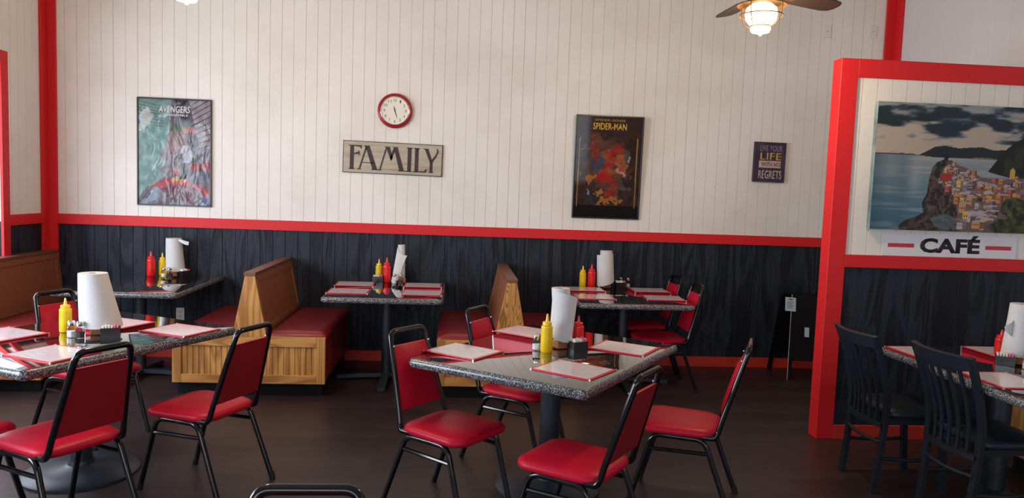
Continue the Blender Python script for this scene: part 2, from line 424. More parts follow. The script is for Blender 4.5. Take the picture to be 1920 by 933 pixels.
# trims: corner posts, chair rails, baseboards
def trim(name, m, *bs):
    bm = new()
    for q in bs: box(bm, *q, bev=.002, seg=1)
    return struct(name, bm, m, smooth=False)
trim('trim_1', m_redv, (XL, XL+.088, YB-.022, YB, 0, ZC), (XL, XL+.022, YB-.115, YB-.022, 0, ZC))
trim('trim_2', m_redv, (XR-.107, XR, YB-.022, YB, 0, ZC), (XR-.022, XR, YB-.12, YB-.022, 0, ZC))
trim('trim_3', m_red, (XL+.088, XR-.107, YB-.02, YB, 1.17, 1.259))
trim('trim_4', m_red, (XL, XL+.02, 6.18, YB-.115, 1.177, 1.264))
trim('baseboard_back', m_base, (XL+.088, XR-.107, YB-.016, YB, 0, .095))
trim('baseboard_left', m_base, (XL, XL+.016, 6.18, YB-.115, 0, .095))
# partition with the cafe picture
PY0, PY1, PX = 4.719, 4.83, 2.488
pw = new(); planks(pw, PX+.11, XR, PY0+.014, -1, 1.215, 2.43, 'x', thick=.083, rnd=6)
pw = struct('wall_partition', pw, [m_white, m_groove], smooth=False)
obj('wainscot', planks(new(), PX+.11, XR, PY0+.014, -1, .05, 1.215, 'x', thick=.083, pitch=.11, rnd=7), [m_black, m_ink], pw, smooth=False)
bm = new(); box(bm, PX, PX+.118, PY0, PY1, 0, 2.54, bev=.003, seg=1); obj('end_post', bm, m_redv, pw, smooth=False)
bm = new(); box(bm, PX+.118, XR, PY0, PY1, 2.42, 2.54, bev=.002, seg=1); obj('top_rail', bm, m_red, pw, smooth=False)
bm = new(); box(bm, PX+.118, XR, PY0, PY0+.02, 1.172, 1.257, bev=.002, seg=1); obj('chair_rail', bm, m_red, pw, smooth=False)
bm = new(); box(bm, PX+.118, XR, PY0, PY1, 0, .095, bev=.002, seg=1); obj('baseboard', bm, m_base, pw, smooth=False)

# ================================================================== TABLES
def slab(hx, hy, th, rad, bull):
    rings = []; n = 6
    for k in range(n+1):
        a = -PI/2+PI*k/n; inset = bull*(1-math.cos(a)); z = -th/2+math.sin(a)*th/2
        rings.append([(x, y, z) for x, y in rrect(hx-inset, hy-inset, max(rad-inset, .004), 6)])
    bm = new(); rings_solid(bm, rings, 0, [1]*6); return bm
def four_top(loc, ang, label):
    t = thing('dining_table', label, 'table', (*loc, 0), ang, 'four-seat tables on the open floor')
    obj('table_top', slab(.631, .494, .047, .035, .018), [m_gran, m_granedge], t, loc=(0, 0, .75), angle=60)
    bm = new(); lathe(bm, [(.055, .03), (.055, .69)], seg=28); obj('column', bm, m_col, t)
    bm = new(); box(bm, -.2, .2, -.2, .2, .69, .706, bev=.004); obj('top_plate', bm, m_col, t)
    bm = new(); lathe(bm, [(.285, 0), (.285, .012), (.27, .022), (.18, .034), (.09, .045), (.066, .055), (.06, .075), (.0, .075)], seg=48); obj('base', bm, m_col, t)
    return t
TC, TCA = (.551, 3.892), .9582; TL, TLA = (-1.968, 4.058), 1.0837
four_top(TC, TCA, 'granite-look dining table with four red menus, in the middle of the floor')
four_top(TL, TLA, 'granite-look dining table cut off by the left edge, on a round grey base')
def booth_table(x, label, grp='granite-look tables fixed against the black wainscot'):
    hy = (6.764-5.60)/2
    t = thing('booth_table', label, 'table', (x, 5.60+hy, 0), 0, grp)
    obj('table_top', slab(.465, hy, .042, .05, .017), [m_gran, m_granedge], t, loc=(0, 0, .75), angle=60)
    bm = new(); lathe(bm, [(.04, .03), (.04, .70)], c=(0, -.08, 0), seg=20); obj('column', bm, m_col, t)
    bm = new(); box(bm, -.2, .2, -.28, .12, .70, .7165, bev=.003); obj('top_plate', bm, m_col, t)
    for dx, dy in ((0, -1), (0, 1), (1, 0), (-1, 0)):
        L = .40 if dy else .40
        bm = new(); ribbon(bm, [(dx*.0, -.08+dy*.0, .045), (dx*L*.5, -.08+dy*L*.5, .04), (dx*L, -.08+dy*L, .022)], (dy, -dx, 0) if dy or dx else (1, 0, 0), .06, .03)
        lathe(bm, [(.02, 0), (.022, .012), (.012, .02)], c=(dx*(L-.03), -.08+dy*(L-.03), 0), seg=10)
        obj('foot', bm, m_col, t, smooth=False)
    return t
booth_table(-2.49, 'granite-look booth table against the wall, without menus, nearest the left corner')
booth_table(-.525, 'granite-look booth table with four menus between the two oak double benches')
booth_table(1.455, 'granite-look wall table with red chairs on its right side')
ct = thing('dining_table', 'granite-look table in front of the partition, with the two black slat-back chairs', 'table', (3.045, 3.63, 0))
obj('table_top', slab(.49, .62, .044, .05, .018), [m_gran, m_granedge], ct, loc=(0, 0, .75), angle=60)
bm = new(); lathe(bm, [(.05, .03), (.05, .70)], c=(0, .15, 0), seg=24); obj('column', bm, m_col, ct)
bm = new(); lathe(bm, [(.13, 0), (.13, .012), (.10, .03), (.06, .05), (.0, .05)], c=(0, .15, 0), seg=36); obj('base', bm, m_col, ct)
bm = new(); box(bm, -.2, .2, -.2, .2, .69, .706, bev=.004); obj('top_plate', bm, m_col, ct)

# ================================================================== BENCHES
def cushion(x0, x1, y0, y1, z0, z1):
    cx, cy, hx, hy = (x0+x1)/2, (y0+y1)/2, (x1-x0)/2, (y1-y0)/2; rings = []
    for ins, f in ((.015, 0), (.003, .15), (0, .4), (.004, .65), (.018, .85), (.045, .96), (.10, 1.0)):
        rings.append([(cx+x, cy+y, z0+(z1-z0)*f) for x, y in rrect(hx-ins, hy-ins, .03, 4)])
    return rings_solid(new(), rings)
def bead_panel(x0, x1, y0, z0, z1, right=True, left=True):
    """oak end panel: frame and recessed beadboard, front face at y0"""
    f = .064
    fr = [box(new(), x0, x0+f, y0, y0+.026, z0, z1, bev=.002, seg=1), box(new(), x1-f, x1, y0, y0+.026, z0, z1, bev=.002, seg=1)]
    rl = [box(new(), x0+f, x1-f, y0, y0+.026, z1-f-.012, z1, bev=.002, seg=1), box(new(), x0+f, x1-f, y0, y0+.026, z0, z0+f, bev=.002, seg=1)]
    pn = new(); a = x0+f; pts = [(a, y0+.016)]
    while a < x1-f-.02:
        a2 = min(a+.041, x1-f)
        pts += [(a2-.003, y0+.012), (a2, y0+.018)] if a2 < x1-f-.001 else [(a2, y0+.012)]; a = a2
    pts += [(x1-f, y0+.024), (x0+f, y0+.024)]
    prism(pn, pts, z0+f-.004, z1-f-.008, 'z')
    return fr, rl, pn
def bench(x, label, double=True, grp=None):
    t = thing('booth_bench', label, 'bench', (x, 0, 0), 0, grp)
    Y0, Y1 = 5.54, 6.762; BX = .555; xl = -BX if double else -.0
    # single bench: x is the wall side
    if double: X0, X1 = -BX, BX; prof = [(-.125, .45), (.125, .45), (.036, .905), (-.036, .905)]; cap = (-.042, .042)
    else: X0, X1 = 0.0, .575; prof = [(0, .45), (.135, .45), (.08, .915), (0, .915)]; cap = (0, .088)
    bm = new(); box(bm, X0+.02, X1-.03, Y0+.06, Y1, 0, .1); obj('plinth', bm, m_board, t, smooth=False)
    fr, rl, pn = bead_panel(X0, X1, Y0, .1, .455)
    [obj('stile', q, m_oak, t, smooth=False) for q in fr]; [obj('end_rail', q, m_oakh, t, smooth=False) for q in rl]; obj('beadboard', pn, m_oak, t, smooth=False)
    bm = new(); box(bm, X0+.008, X1-.012, Y0+.0262, Y1, .1, .42); obj('seat_box', bm, m_maroon, t, smooth=False)
    if double: obj('seat_cushion', cushion(X0-.004, -.122, Y0+.02, Y1, .42, .492), m_maroon, t)
    obj('seat_cushion', cushion(prof[1][0]-.003, X1+.004, Y0+.02, Y1, .42, .492), m_maroon, t)
    bm = new(); prism(bm, prof, Y0, Y0+.025, bev=.0015); obj('back_end_panel', bm, m_zebra if x > 0 else m_oak, t, smooth=False)
    inner = [(p[0]-(.004 if p[0] > 0 else -.004 if double else 0), p[1]) for p in prof]
    bm = new(); prism(bm, inner, Y0+.025, Y1); obj('back_panel', bm, m_brown, t, smooth=False)
    for s in ((1, -1) if double else (1,)):      # raised border round each back face
        b0, b1 = Vector((prof[1][0]-.004, prof[1][1])), Vector((prof[2][0]-.004, prof[2][1])); d = b1-b0; nrm = Vector((d.y, -d.x)).normalized()
        bm = new()
        def strip(u0, u1, y0, y1):
            q = [b0+d*u0, b0+d*u1, b0+d*u1+nrm*.008, b0+d*u0+nrm*.008]
            prism(bm, [(s*p.x, p.y) for p in q], y0, y1)
        strip(.08, .16, Y0+.03, Y1); strip(.90, 1, Y0+.03, Y1); strip(.16, .9, Y0+.03, Y0+.07); strip(.16, .9, Y1-.05, Y1)
        obj('back_border', bm, m_brown, t, smooth=False)
    bm = new(); box(bm, cap[0], cap[1], Y0-.004, Y1, prof[2][1], prof[2][1]+.028, bev=.004); obj('cap_rail', bm, m_cap, t, smooth=False)
    return t
bench(-1.485, 'oak double booth bench between the corner booth table and the middle booth table', grp='oak double booth benches')
bench(.455, 'oak double booth bench with strongly grained end, behind the middle floor table', grp='oak double booth benches')
bench(XL, 'single booth bench with a tall brown back, against the left wall', False)
# bench by the right wall, at the cafe table
t = thing('booth_bench', 'oak-fronted bench half hidden under the table by the partition', 'bench', (3.46, 0, 0))
bm = new(); box(bm, .04, .585, 2.65, 4.21, 0, .1); obj('plinth', bm, m_board, t, smooth=False)
bm = new(); box(bm, 0, .6, 2.6, 4.25, .1, .42, bev=.003, seg=1); obj('seat_box', bm, m_oak, t, smooth=False)
obj('seat_cushion', cushion(.0, .48, 2.6, 4.25, .42, .49), m_maroon, t)
bm = new(); box(bm, .50, .605, 2.6, 4.25, .42, .93, bev=.004); obj('back_panel', bm, m_brown, t, smooth=False)

# ================================================================== RED CHAIRS
def make_chair():
    t = thing('dining_chair', '', 'chair')
    # seat pad
    rings = []
    for sc, z in ((.93, .0), (.985, .008), (1, .02), (.992, .032), (.96, .042), (.88, .051), (.7, .058), (.4, .062), (.12, .063)):
        rings.append([(x*sc, y*sc+.025, .398+z*.85) for x, y in rrect(.200, .208, .088, 8, taper=-.05)])
    obj('seat', rings_solid(new(), rings), m_vinyl, t, angle=80)
    bm = new()
    for y in (.10, -.11): tube(bm, [(-.178, y, .401), (.178, y, .401)], .008, 8)
    prism(bm, [(-.17, -.15), (.17, -.15), (.17, .16), (-.17, .16)], .402, .411, 'z')
    obj('seat_frame', bm, m_tube, t)
    # back hoop
    half = [(.176, .10, .404), (.176, -.168, .404), (.170, -.182, .435), (.164, -.197, .495), (.132, -.286, .795), (.122, -.307, .868)]
    arch = fillet(half[3:]+[(-a, b, c) for a, b, c in half[:2:-1]], .085, 9)
    low = fillet(half[:4], .055, 6)
    full = low[:-1]+arch+[Vector((-p.x, p.y, p.z)) for p in low[:-1][::-1]]
    bm = new(); tube(bm, full, .0142, 12); obj('back_frame', bm, m_tube, t)
    # legs: each one half of a side loop
    for s in (1, -1):
        for tip, mid in (((s*.192, .25, .0), (s*.186, .14, .392)), ((s*.202, -.27, .0), (s*.186, -.12, .392))):
            bm = new(); path = fillet([(s*.184, .01, .392), mid, tip], .07, 7)
            tube(bm, path, .0138, 12); o = obj('leg', bm, m_tube, t)
            d = (Vector(mid)-Vector(tip)).normalized(); tp = Vector(tip)+Vector((0, 0, .012))
            bm = new(); tube(bm, [tp-Vector((0, 0, .012)), tp+d*.03], .0158, 12); obj('foot_cap', bm, m_tray, o)
        bm = new(); tube(bm, [(s*.1875, .165, .315), (s*.188, -.145, .325)], .0105, 8); obj('stretcher', bm, m_tube, t)
    # padded trapezoid back
    bm = new(); n = 6; vs = {}
    for face in (0, 1):
        for i in range(n+1):
            for j in range(n+1):
                u, v = -1+2*i/n, j/n
                hw = .156+(.125-.156)*v; z = .493+.305*v; y = -.196-.0895*v
                nb = (1-u**6)*(1-(2*v-1)**6)
                off = (.004+.022*nb**.5) if face == 0 else -.010
                vs[face, i, j] = bm.verts.new((u*hw, y+off, z))
    for i in range(n):
        for j in range(n):
            for face in (0, 1):
                bm.faces.new([vs[face, i, j], vs[face, i+1, j], vs[face, i+1, j+1], vs[face, i, j+1]]).material_index = face
    for i in range(n):
        for j in (0, n): bm.faces.new([vs[0, i, j], vs[0, i+1, j], vs[1, i+1, j], vs[1, i, j]])
        for k in (0, n): bm.faces.new([vs[0, k, i], vs[0, k, i+1], vs[1, k, i+1], vs[1, k, i]])
    obj('backrest', bm, [m_vinyl, m_vback], t, angle=50)
    for s in (1, -1):
        for z_ in (.80,):
            bm = new(); lathe(bm, [(.006, 0), (.006, .004), (.003, .007), (0, .007)], seg=10)
            obj('bolt', bm, m_chrome, t, loc=(s*.130, -.276, z_), rot=(R(-75), 0, 0))
    return t
CH = [
 (-1.265, 3.903, 155.4, 'red vinyl chair with its whole seat showing, right side of the left table'),
 (.012, 3.62, -39.5, 'red vinyl chair facing right at the near left corner of the middle table'),
 (.585, 3.151, 143.2, 'nearest red chair of the middle table, back turned to the viewer'),
 (1.245, 3.736, 156.1, 'red vinyl chair seen edge-on at the right end of the middle table'),
 (.420, 4.370, -31.1, 'red vinyl chair on the far side of the middle table, beside the grained oak bench'),
 (-1.733, 3.403, 148.5, 'large red chair seen from behind in front of the left table'),
 (-2.190, 4.650, -24, 'red vinyl chair behind the left table, next to the brown bench back'),
 (1.759, 6.025, 181.2, 'red chair at the right side of the wall table, nearer the viewer of its pair'),
 (1.757, 6.60, 184.6, 'red chair at the right side of the wall table, against the black wainscot'),
 (-2.26, 3.43, 62, 'red chair cut off at the left edge, only a seat corner showing'),
 (-.33, 1.45, -90, 'black chair hoop poking up at the bottom edge of the picture'),
]
chair0 = None
for x, y, a, lab in CH:
    if not chair0:
        chair0 = make_chair(); chair0.location = (x, y, 0); chair0.rotation_euler = (0, 0, R(a-90)); chair0['label'] = lab; chair0['group'] = 'red vinyl chairs'
    else: dup(chair0, (x, y, 0), R(a-90), lab, 'red vinyl chairs')

# ================================================================== BLACK SLAT-BACK CHAIRS
def post_y(z): # side profile of the rear posts
    return -.20+.04*math.sin(PI*min(z, .5)/.5*.5) if z < .5 else -.16-.11*((z-.5)/.385)**1.5
def post_x(z): return .160+.035*(z/.885)
def make_slat_chair():
    t = thing('slat_back_chair', '', 'chair')
    Z = [0, .1, .2, .3, .4, .46, .52, .6, .68, .76, .83, .885]
    for s in (1, -1):
        bm = new(); ribbon(bm, [(s*post_x(z), post_y(z), z) for z in Z], (1, 0, 0), .036, .024); obj('leg', bm, m_satin, t, angle=50)
        bm = new(); ribbon(bm, [(s*.175, .17, .44), (s*.178, .185, .2), (s*.182, .20, 0)], (1, 0, 0), .032, .03); obj('leg', bm, m_satin, t, angle=50)
        bm = new(); tube(bm, [(s*.175, -.17, .20), (s*.178, 0, .19), (s*.18, .19, .20)], .011, 8); obj('stretcher', bm, m_satin, t)
    def bow(u): return -.045*(1-u*u)
    bm = new(); ribbon(bm, [(u*.195, -.258+bow(u), .852) for u in [-1+k/6 for k in range(13)]], (0, -.28, .96), .066, .022); obj('crest_rail', bm, m_satin, t, angle=50)
    bm = new(); ribbon(bm, [(u*.168, -.176+bow(u)*.6, .385) for u in [-1+k/6 for k in range(13)]], (0, 0, 1), .028, .018); obj('lower_rail', bm, m_satin, t, angle=50)
    for k in range(5):
        u = -1+(k+1)*2/6
        bm = new(); ribbon(bm, [(u*(post_x(z)-.01), post_y(z)+bow(u)*(.6+.4*max(0, z-.46)/.38)+.002, z) for z in (.385, .42, .46, .52, .58, .64, .70, .76, .80, .835)], (1, 0, 0), .020, .010); obj('slat', bm, m_satin, t, angle=50)
    bm = new(); tube(bm, [(-.165, -.175, .29), (-.08, -.19, .285), (0, -.195, .283), (.08, -.19, .285), (.165, -.175, .29)], .010, 8); obj('stretcher', bm, m_satin, t)
    rings = []
    for sc, z in ((.95, .44), (1, .446), (1, .462), (.985, .472), (.93, .484), (.8, .490), (.3, .493)):
        rings.append([(x*sc, y*sc+.035, z-.012) for x, y in rrect(.20, .185, .06, 6, taper=-.06)])
    obj('seat', rings_solid(new(), rings), m_satin, t, angle=80)
    bm = new()
    for q in ((-.17, .17, .165, .18), (-.16, .16, -.145, -.13), (-.18, -.165, -.145, .165), (.165, .18, -.145, .165)): box(bm, *q, .395, .4285)
    obj('apron', bm, m_satin, t, smooth=False)
    return t
sc0 = make_slat_chair(); sc0.location = (2.56, 3.985, 0); sc0.rotation_euler = (0, 0, R(-90)); sc0['group'] = 'black slat-back chairs'
sc0['label'] = 'black slat-back chair nearest the red partition post'
dup(sc0, (2.725, 3.50, 0), R(-86), 'black slat-back chair nearer the viewer, overlapping the table edge at right')

# ================================================================== MENUS
def make_menu():
    t = thing('menu', '', 'menu'); hx, hy = .163, .135
    bm = new(); box(bm, -hx, hx, -hy, hy, 0, .006, bev=.0015, seg=1); obj('cover', bm, m_menu, t, smooth=False)
    bm = new(); box(bm, -hx+.014, hx-.014, -hy+.014, hy-.014, .0055, .0068); obj('page', bm, m_page, t, smooth=False)
    for sx in (1, -1):
        for sy in (1, -1):
            bm = new(); prism(bm, [(sx*(hx+.0006), sy*(hy+.0006)), (sx*(hx-.007), sy*(hy+.0006)), (sx*(hx+.0006), sy*(hy-.007))], -.0001, .0072, 'z'); obj('corner_tip', bm, m_tip, t, smooth=False)
    return t
ZT = .7502+.0
MN = [
 (.072, 3.83, -38, 'red-edged menu at the left corner of the middle table'),
 (.597, 3.47, -39, 'red-edged menu nearest the viewer on the middle table'),
 (.462, 4.40, -39, 'red-edged menu on the middle table, in front of the grained bench'),
 (.960, 3.985, -34, 'red-edged menu at the right corner of the middle table'),
 (-1.875, 3.61, -26, 'red-edged menu at the front of the left table'),
 (-1.513, 4.235, -26, 'red-edged menu at the right corner of the left table'),
 (-1.935, 4.40, -25, 'red-edged menu half hidden behind the towel roll on the left table'),
 (-2.34, 4.03, -27, 'red-edged menu cut off at the far left edge of the left table'),
 (-.820, 5.95, 0, 'front left menu on the middle booth table'),
 (-.830, 6.40, 2, 'rear left menu on the middle booth table'),
 (-.235, 5.95, -2, 'front right menu on the middle booth table'),
 (-.250, 6.42, 1, 'rear right menu on the middle booth table'),
 (1.760, 6.00, -3, 'front right menu on the wall table with red chairs'),
 (1.765, 6.48, 1, 'rear right menu on the wall table with red chairs'),
 (1.165, 5.97, 0, 'front left menu on the wall table, below the towel roll'),
 (1.175, 6.44, 0, 'rear left menu on the wall table, in front of the squeeze bottles'),
 (2.73, 4.02, 92, 'menu at the far left corner of the table by the partition'),
 (2.745, 3.40, 90, 'menu behind the slats of the nearer black chair'),
 (3.300, 3.35, 90, 'menu cut off at the right edge, on the table by the partition'),
 (3.24, 4.06, 90, 'menu behind the sugar caddy on the table by the partition'),
]
menu0 = None
for x, y, a, lab in MN:
    if not menu0: menu0 = make_menu(); menu0.location = (x, y, ZT); menu0.rotation_euler = (0, 0, R(a)); menu0['label'] = lab; menu0['group'] = 'red-edged menus'
    else: dup(menu0, (x, y, ZT), R(a), lab, 'red-edged menus')

# ================================================================== CONDIMENTS
def bottle(kind, loc, h=.20, r_=.031, lab='', first=[]):
    t = thing('squeeze_bottle', lab, 'bottle', (*loc, ZT), 0, kind+' squeeze bottles')
    m, mn = (m_mustard, m_nozy) if kind == 'mustard' else (m_ketchup, m_nozr)
    hb = h*.70
    bm = new(); lathe(bm, [(r_*.9, 0), (r_, .005), (r_, hb*.5), (r_*.97, hb*.85), (r_, hb-.012), (r_*.93, hb-.004), (r_*.7, hb), (0, hb)], seg=24); obj('body', bm, m, t)
    bm = new(); lathe(bm, [(r_*.78, hb), (r_*.78, hb+h*.075), (r_*.7, hb+h*.09), (r_*.3, hb+h*.10), (0, hb+h*.10)], seg=24); obj('cap', bm, m, t)
    bm = new(); lathe(bm, [(r_*.3, hb+h*.095), (r_*.14, h-.004), (r_*.10, h), (0, h)], seg=14); obj('nozzle', bm, mn, t)
bottle('mustard', (.512, 3.868), .205, .032, 'yellow mustard squeeze bottle in front of the towel roll on the middle table')
bottle('ketchup', (.705, 4.005), .175, .031, 'red ketchup bottle mostly hidden behind the towel roll on the middle table')
bottle('mustard', (-2.085, 4.145), .185, .031, 'yellow mustard squeeze bottle on the left table, left of its towel roll')
bottle('ketchup', (-2.605, 6.60), .215, .036, 'red ketchup bottle left of the towel roll on the corner booth table')
bottle('mustard', (-2.530, 6.655), .20, .031, 'yellow mustard bottle beside the ketchup on the corner booth table')
bottle('mustard', (-.655, 6.66), .20, .031, 'yellow mustard bottle behind the black caddy on the middle booth table')
bottle('ketchup', (-.580, 6.60), .22, .036, 'red ketchup bottle on the middle booth table')
bottle('mustard', (1.185, 6.62), .195, .031, 'yellow mustard bottle on the wall table with red chairs')
bottle('ketchup', (1.265, 6.62), .21, .037, 'red ketchup bottle on the wall table, left of its towel roll')
bottle('ketchup', (3.165, 3.975), .155, .033, 'small red ketchup bottle on the table by the partition')

def towels(loc, rt_, rb, h, top=(0, 0), bot=(0, 0), slope=(0, 0), flap=None, lab='', hw=.04, base_lab='', seam=0.0):
    z0 = ZT
    hd = thing('towel_holder', base_lab, 'paper towel holder', (*loc, z0), R(20), 'wooden paper towel holders')
    bm = new(); box(bm, -hw, hw, -hw, hw, 0, .045, bev=.007, seg=2); obj('base', bm, m_holder, hd, smooth=False)
    bm = new(); lathe(bm, [(.011, .045), (.011, h+.03), (.006, h+.034), (0, h+.034)], seg=12); obj('dowel', bm, m_holder, hd)
    t = thing('paper_towel_roll', lab, 'paper towels', (*loc, z0+.046), 0, 'white paper towel rolls')
    bm = new(); n = 32; ns_ = 10; O = []; I = []
    for j in range(ns_+1):
        f = j/ns_; cx = bot[0]*(1-f)+top[0]*f; cy = bot[1]*(1-f)+top[1]*f
        rr = rb*(1-f)+rt_*f; ring = []
        for k in range(n):
            a = 2*PI*k/n; q = rr*(1+seam*(k/n)); wob = 1+.012*math.sin(3*a+5*f)
            x, y = cx+q*wob*math.cos(a), cy+q*wob*math.sin(a)
            z = f*h
            if j < ns_: z += (slope[0]*x+slope[1]*y)*(1-f)
            ring.append(bm.verts.new((x, y, max(z, 0) if slope == (0, 0) else z)))
        O.append(ring)
    for a, b_ in zip(O, O[1:]):
        for k in range(n): bm.faces.new((a[k], a[(k+1) % n], b_[(k+1) % n], b_[k]))
    ri = .021
    inn = [bm.verts.new((top[0]+ri*math.cos(2*PI*k/n), top[1]+ri*math.sin(2*PI*k/n), h)) for k in range(n)]
    inb = [bm.verts.new((bot[0]*.3+ri*math.cos(2*PI*k/n), bot[1]*.3+ri*math.sin(2*PI*k/n), .001)) for k in range(n)]
    for k in range(n):
        k2 = (k+1) % n
        bm.faces.new((O[-1][k], O[-1][k2], inn[k2], inn[k])); bm.faces.new((inn[k], inn[k2], inb[k2], inb[k])); bm.faces.new((inb[k], inb[k2], O[0][k2], O[0][k]))
    obj('towels', bm, m_paper, t, angle=50)
    bm = new(); vo_ = [[bm.verts.new((top[0]*f+r_*math.cos(2*PI*k/20), top[1]*f+r_*math.sin(2*PI*k/20), .002+(h-.004)*f)) for k in range(20)] for r_ in (.0205, .0185) for f in (0, 1)]
    for a, b_ in ((0, 1), (3, 2), (1, 3), (2, 0)):
        for k in range(20): bm.faces.new((vo_[a][k], vo_[a][(k+1) % 20], vo_[b_][(k+1) % 20], vo_[b_][k]))
    obj('core', bm, m_core, t)
    if flap:      # a loose sheet: grid of 3-D points given as two border curves
        A, B = flap; bm = new(); P = []
        for (a, b_) in zip(A, B):
            row = []
            for k in range(7):
                s = k/6; row.append(Vector(a)*(1-s)+Vector(b_)*s)
            P.append(row)
        V = [[bm.verts.new(p) for p in r_] for r_ in P]
        for r1, r2 in zip(V, V[1:]):
            for k in range(6): bm.faces.new((r1[k], r1[k+1], r2[k+1], r2[k]))
        bmesh.ops.recalc_face_normals(bm, faces=bm.faces)
        bmesh.ops.solidify(bm, geom=list(bm.faces), thickness=.0015)
        obj('loose_sheet', bm, m_paper, t, angle=60)
    return t
def arc(r_, a0, a1, n, z0, z1, grow=0, cx=0, cy=0):
    return [(cx+(r_+grow*k/n)*math.cos(R(a0+(a1-a0)*k/n)), cy+(r_+grow*k/n)*math.sin(R(a0+(a1-a0)*k/n)), z0+(z1-z0)*k/n) for k in range(n+1)]
# middle table: cylinder with an outer sheet sagging to the right
towels((.605, 3.975), .050, .052, .285, (-.012, 0), (.012, 0), lab='leaning white paper towel roll on the middle table', base_lab='wooden towel holder on the middle table', hw=.036,
       flap=([(-.056, -.01, .27), (-.04, -.045, .272), (0, -.064, .262), (.035, -.06, .255), (.062, -.045, .245), (.078, -.028, .232)],
             [(-.066, -.01, .03), (-.045, -.058, .012), (.0, -.075, .0), (.030, -.066, -.004), (.048, -.05, .004), (.055, -.03, .012)]))
# left table: wide loosened cone
towels((-1.895, 4.095), .071, .105, .285, (-.022, 0), (.018, 0), lab='large cone-shaped white paper towel roll on the left table', base_lab='wooden towel holder on the left table', hw=.034)
# corner booth table
towels((-2.42, 6.64), .064, .079, .285, (-.008, 0), (.006, 0), lab='white paper towel roll with a strip sticking out, on the corner booth table', base_lab='wooden towel holder on the corner booth table',
       flap=([(.045, -.04, .282), (.07, -.055, .28), (.105, -.06, .27), (.14, -.06, .262)], [(.05, -.045, .262), (.075, -.06, .252), (.105, -.065, .238), (.137, -.065, .232)]))
# middle booth table: thin roll with a wrapped sheet
towels((-.455, 6.60), .031, .036, .29, lab='nearly empty towel roll wrapped by a flared sheet, on the middle booth table', base_lab='wooden towel holder on the middle booth table', hw=.036,
       flap=([(-.030, .01, .25), (-.034, -.02, .27), (-.015, -.036, .225), (.01, -.04, .205), (.035, -.04, .20), (.055, -.042, .198)],
             [(-.085, .01, -.035), (-.082, -.04, -.04), (-.05, -.065, -.04), (-.01, -.06, -.01), (.015, -.045, .10), (.045, -.044, .185)]))
# wall table with chairs: loose outer sheet standing lower than the core
towels((1.395, 6.63), .056, .058, .29, (0, 0), (.0, 0), lab='white towel roll with its outer sheet hanging loose, on the wall table', base_lab='wooden towel holder on the wall table with red chairs',
       flap=([(-.085, .01, .25), (-.088, -.015, .25), (-.07, -.045, .252), (-.035, -.062, .257), (.005, -.068, .262), (.04, -.055, .265), (.058, -.02, .27)],
             [(-.075, .01, -.035), (-.078, -.015, -.035), (-.062, -.05, -.035), (-.03, -.075, -.028), (.01, -.08, -.015), (.055, -.062, 0), (.078, -.02, .015)]))
# table by the partition
towels((3.125, 3.80), .062, .078, .285, (.01, 0), (0, 0), lab='white towel roll at the right edge, on the table by the partition', base_lab='wooden towel holder on the table by the partition', hw=.036,
       flap=([(-.035, .02, .21), (-.05, -.02, .205), (-.075, -.03, .185), (-.105, -.02, .16)], [(-.04, .02, .10), (-.055, -.02, .10), (-.075, -.03, .115), (-.098, -.02, .135)]))

def shaker(kind, loc, lab):
    t = thing(kind+'_shaker', lab, 'shaker', (*loc, ZT), R(20), 'glass shakers')
    bm = new(); lathe(bm, [(.019, 0), (.0225, .004), (.0225, .048), (.016, .062), (.0155, .066), (0, .066)], seg=8); obj('jar', bm, m_glass, t, angle=20)
    bm = new(); lathe(bm, [(.018, .004), (.0195, .006), (.0195, .034), (0, .034)], seg=8); obj('filling', bm, m_salt if kind == 'salt' else m_pepper, t, angle=20)
    bm = new(); lathe(bm, [(.017, .064), (.018, .066), (.018, .082), (.012, .089), (0, .090)], seg=20); obj('lid', bm, m_chrome, t)
shaker('salt', (.462, 3.905), 'glass salt shaker left of the mustard on the middle table')
shaker('pepper', (.478, 3.965), 'glass pepper shaker behind the mustard bottle on the middle table')
shaker('salt', (-1.985, 4.005), 'glass salt shaker in front of the mustard on the left table')
shaker('pepper', (-1.932, 3.985), 'glass pepper shaker beside the salt on the left table')
shaker('salt', (-2.468, 6.525), 'glass salt shaker in front of the towel roll on the corner booth table')
shaker('pepper', (-2.418, 6.515), 'glass pepper shaker in front of the towel roll on the corner booth table')
shaker('salt', (-.505, 6.495), 'glass salt shaker in front of the towel roll on the middle booth table')
shaker('pepper', (-.450, 6.485), 'glass pepper shaker in front of the towel roll on the middle booth table')
shaker('pepper', (1.555, 6.70), 'glass pepper shaker behind the caddy on the wall table')
shaker('salt', (1.615, 6.67), 'glass salt shaker standing alone on the wall table')
shaker('salt', (3.075, 3.665), 'glass salt shaker at the right edge on the table by the partition')

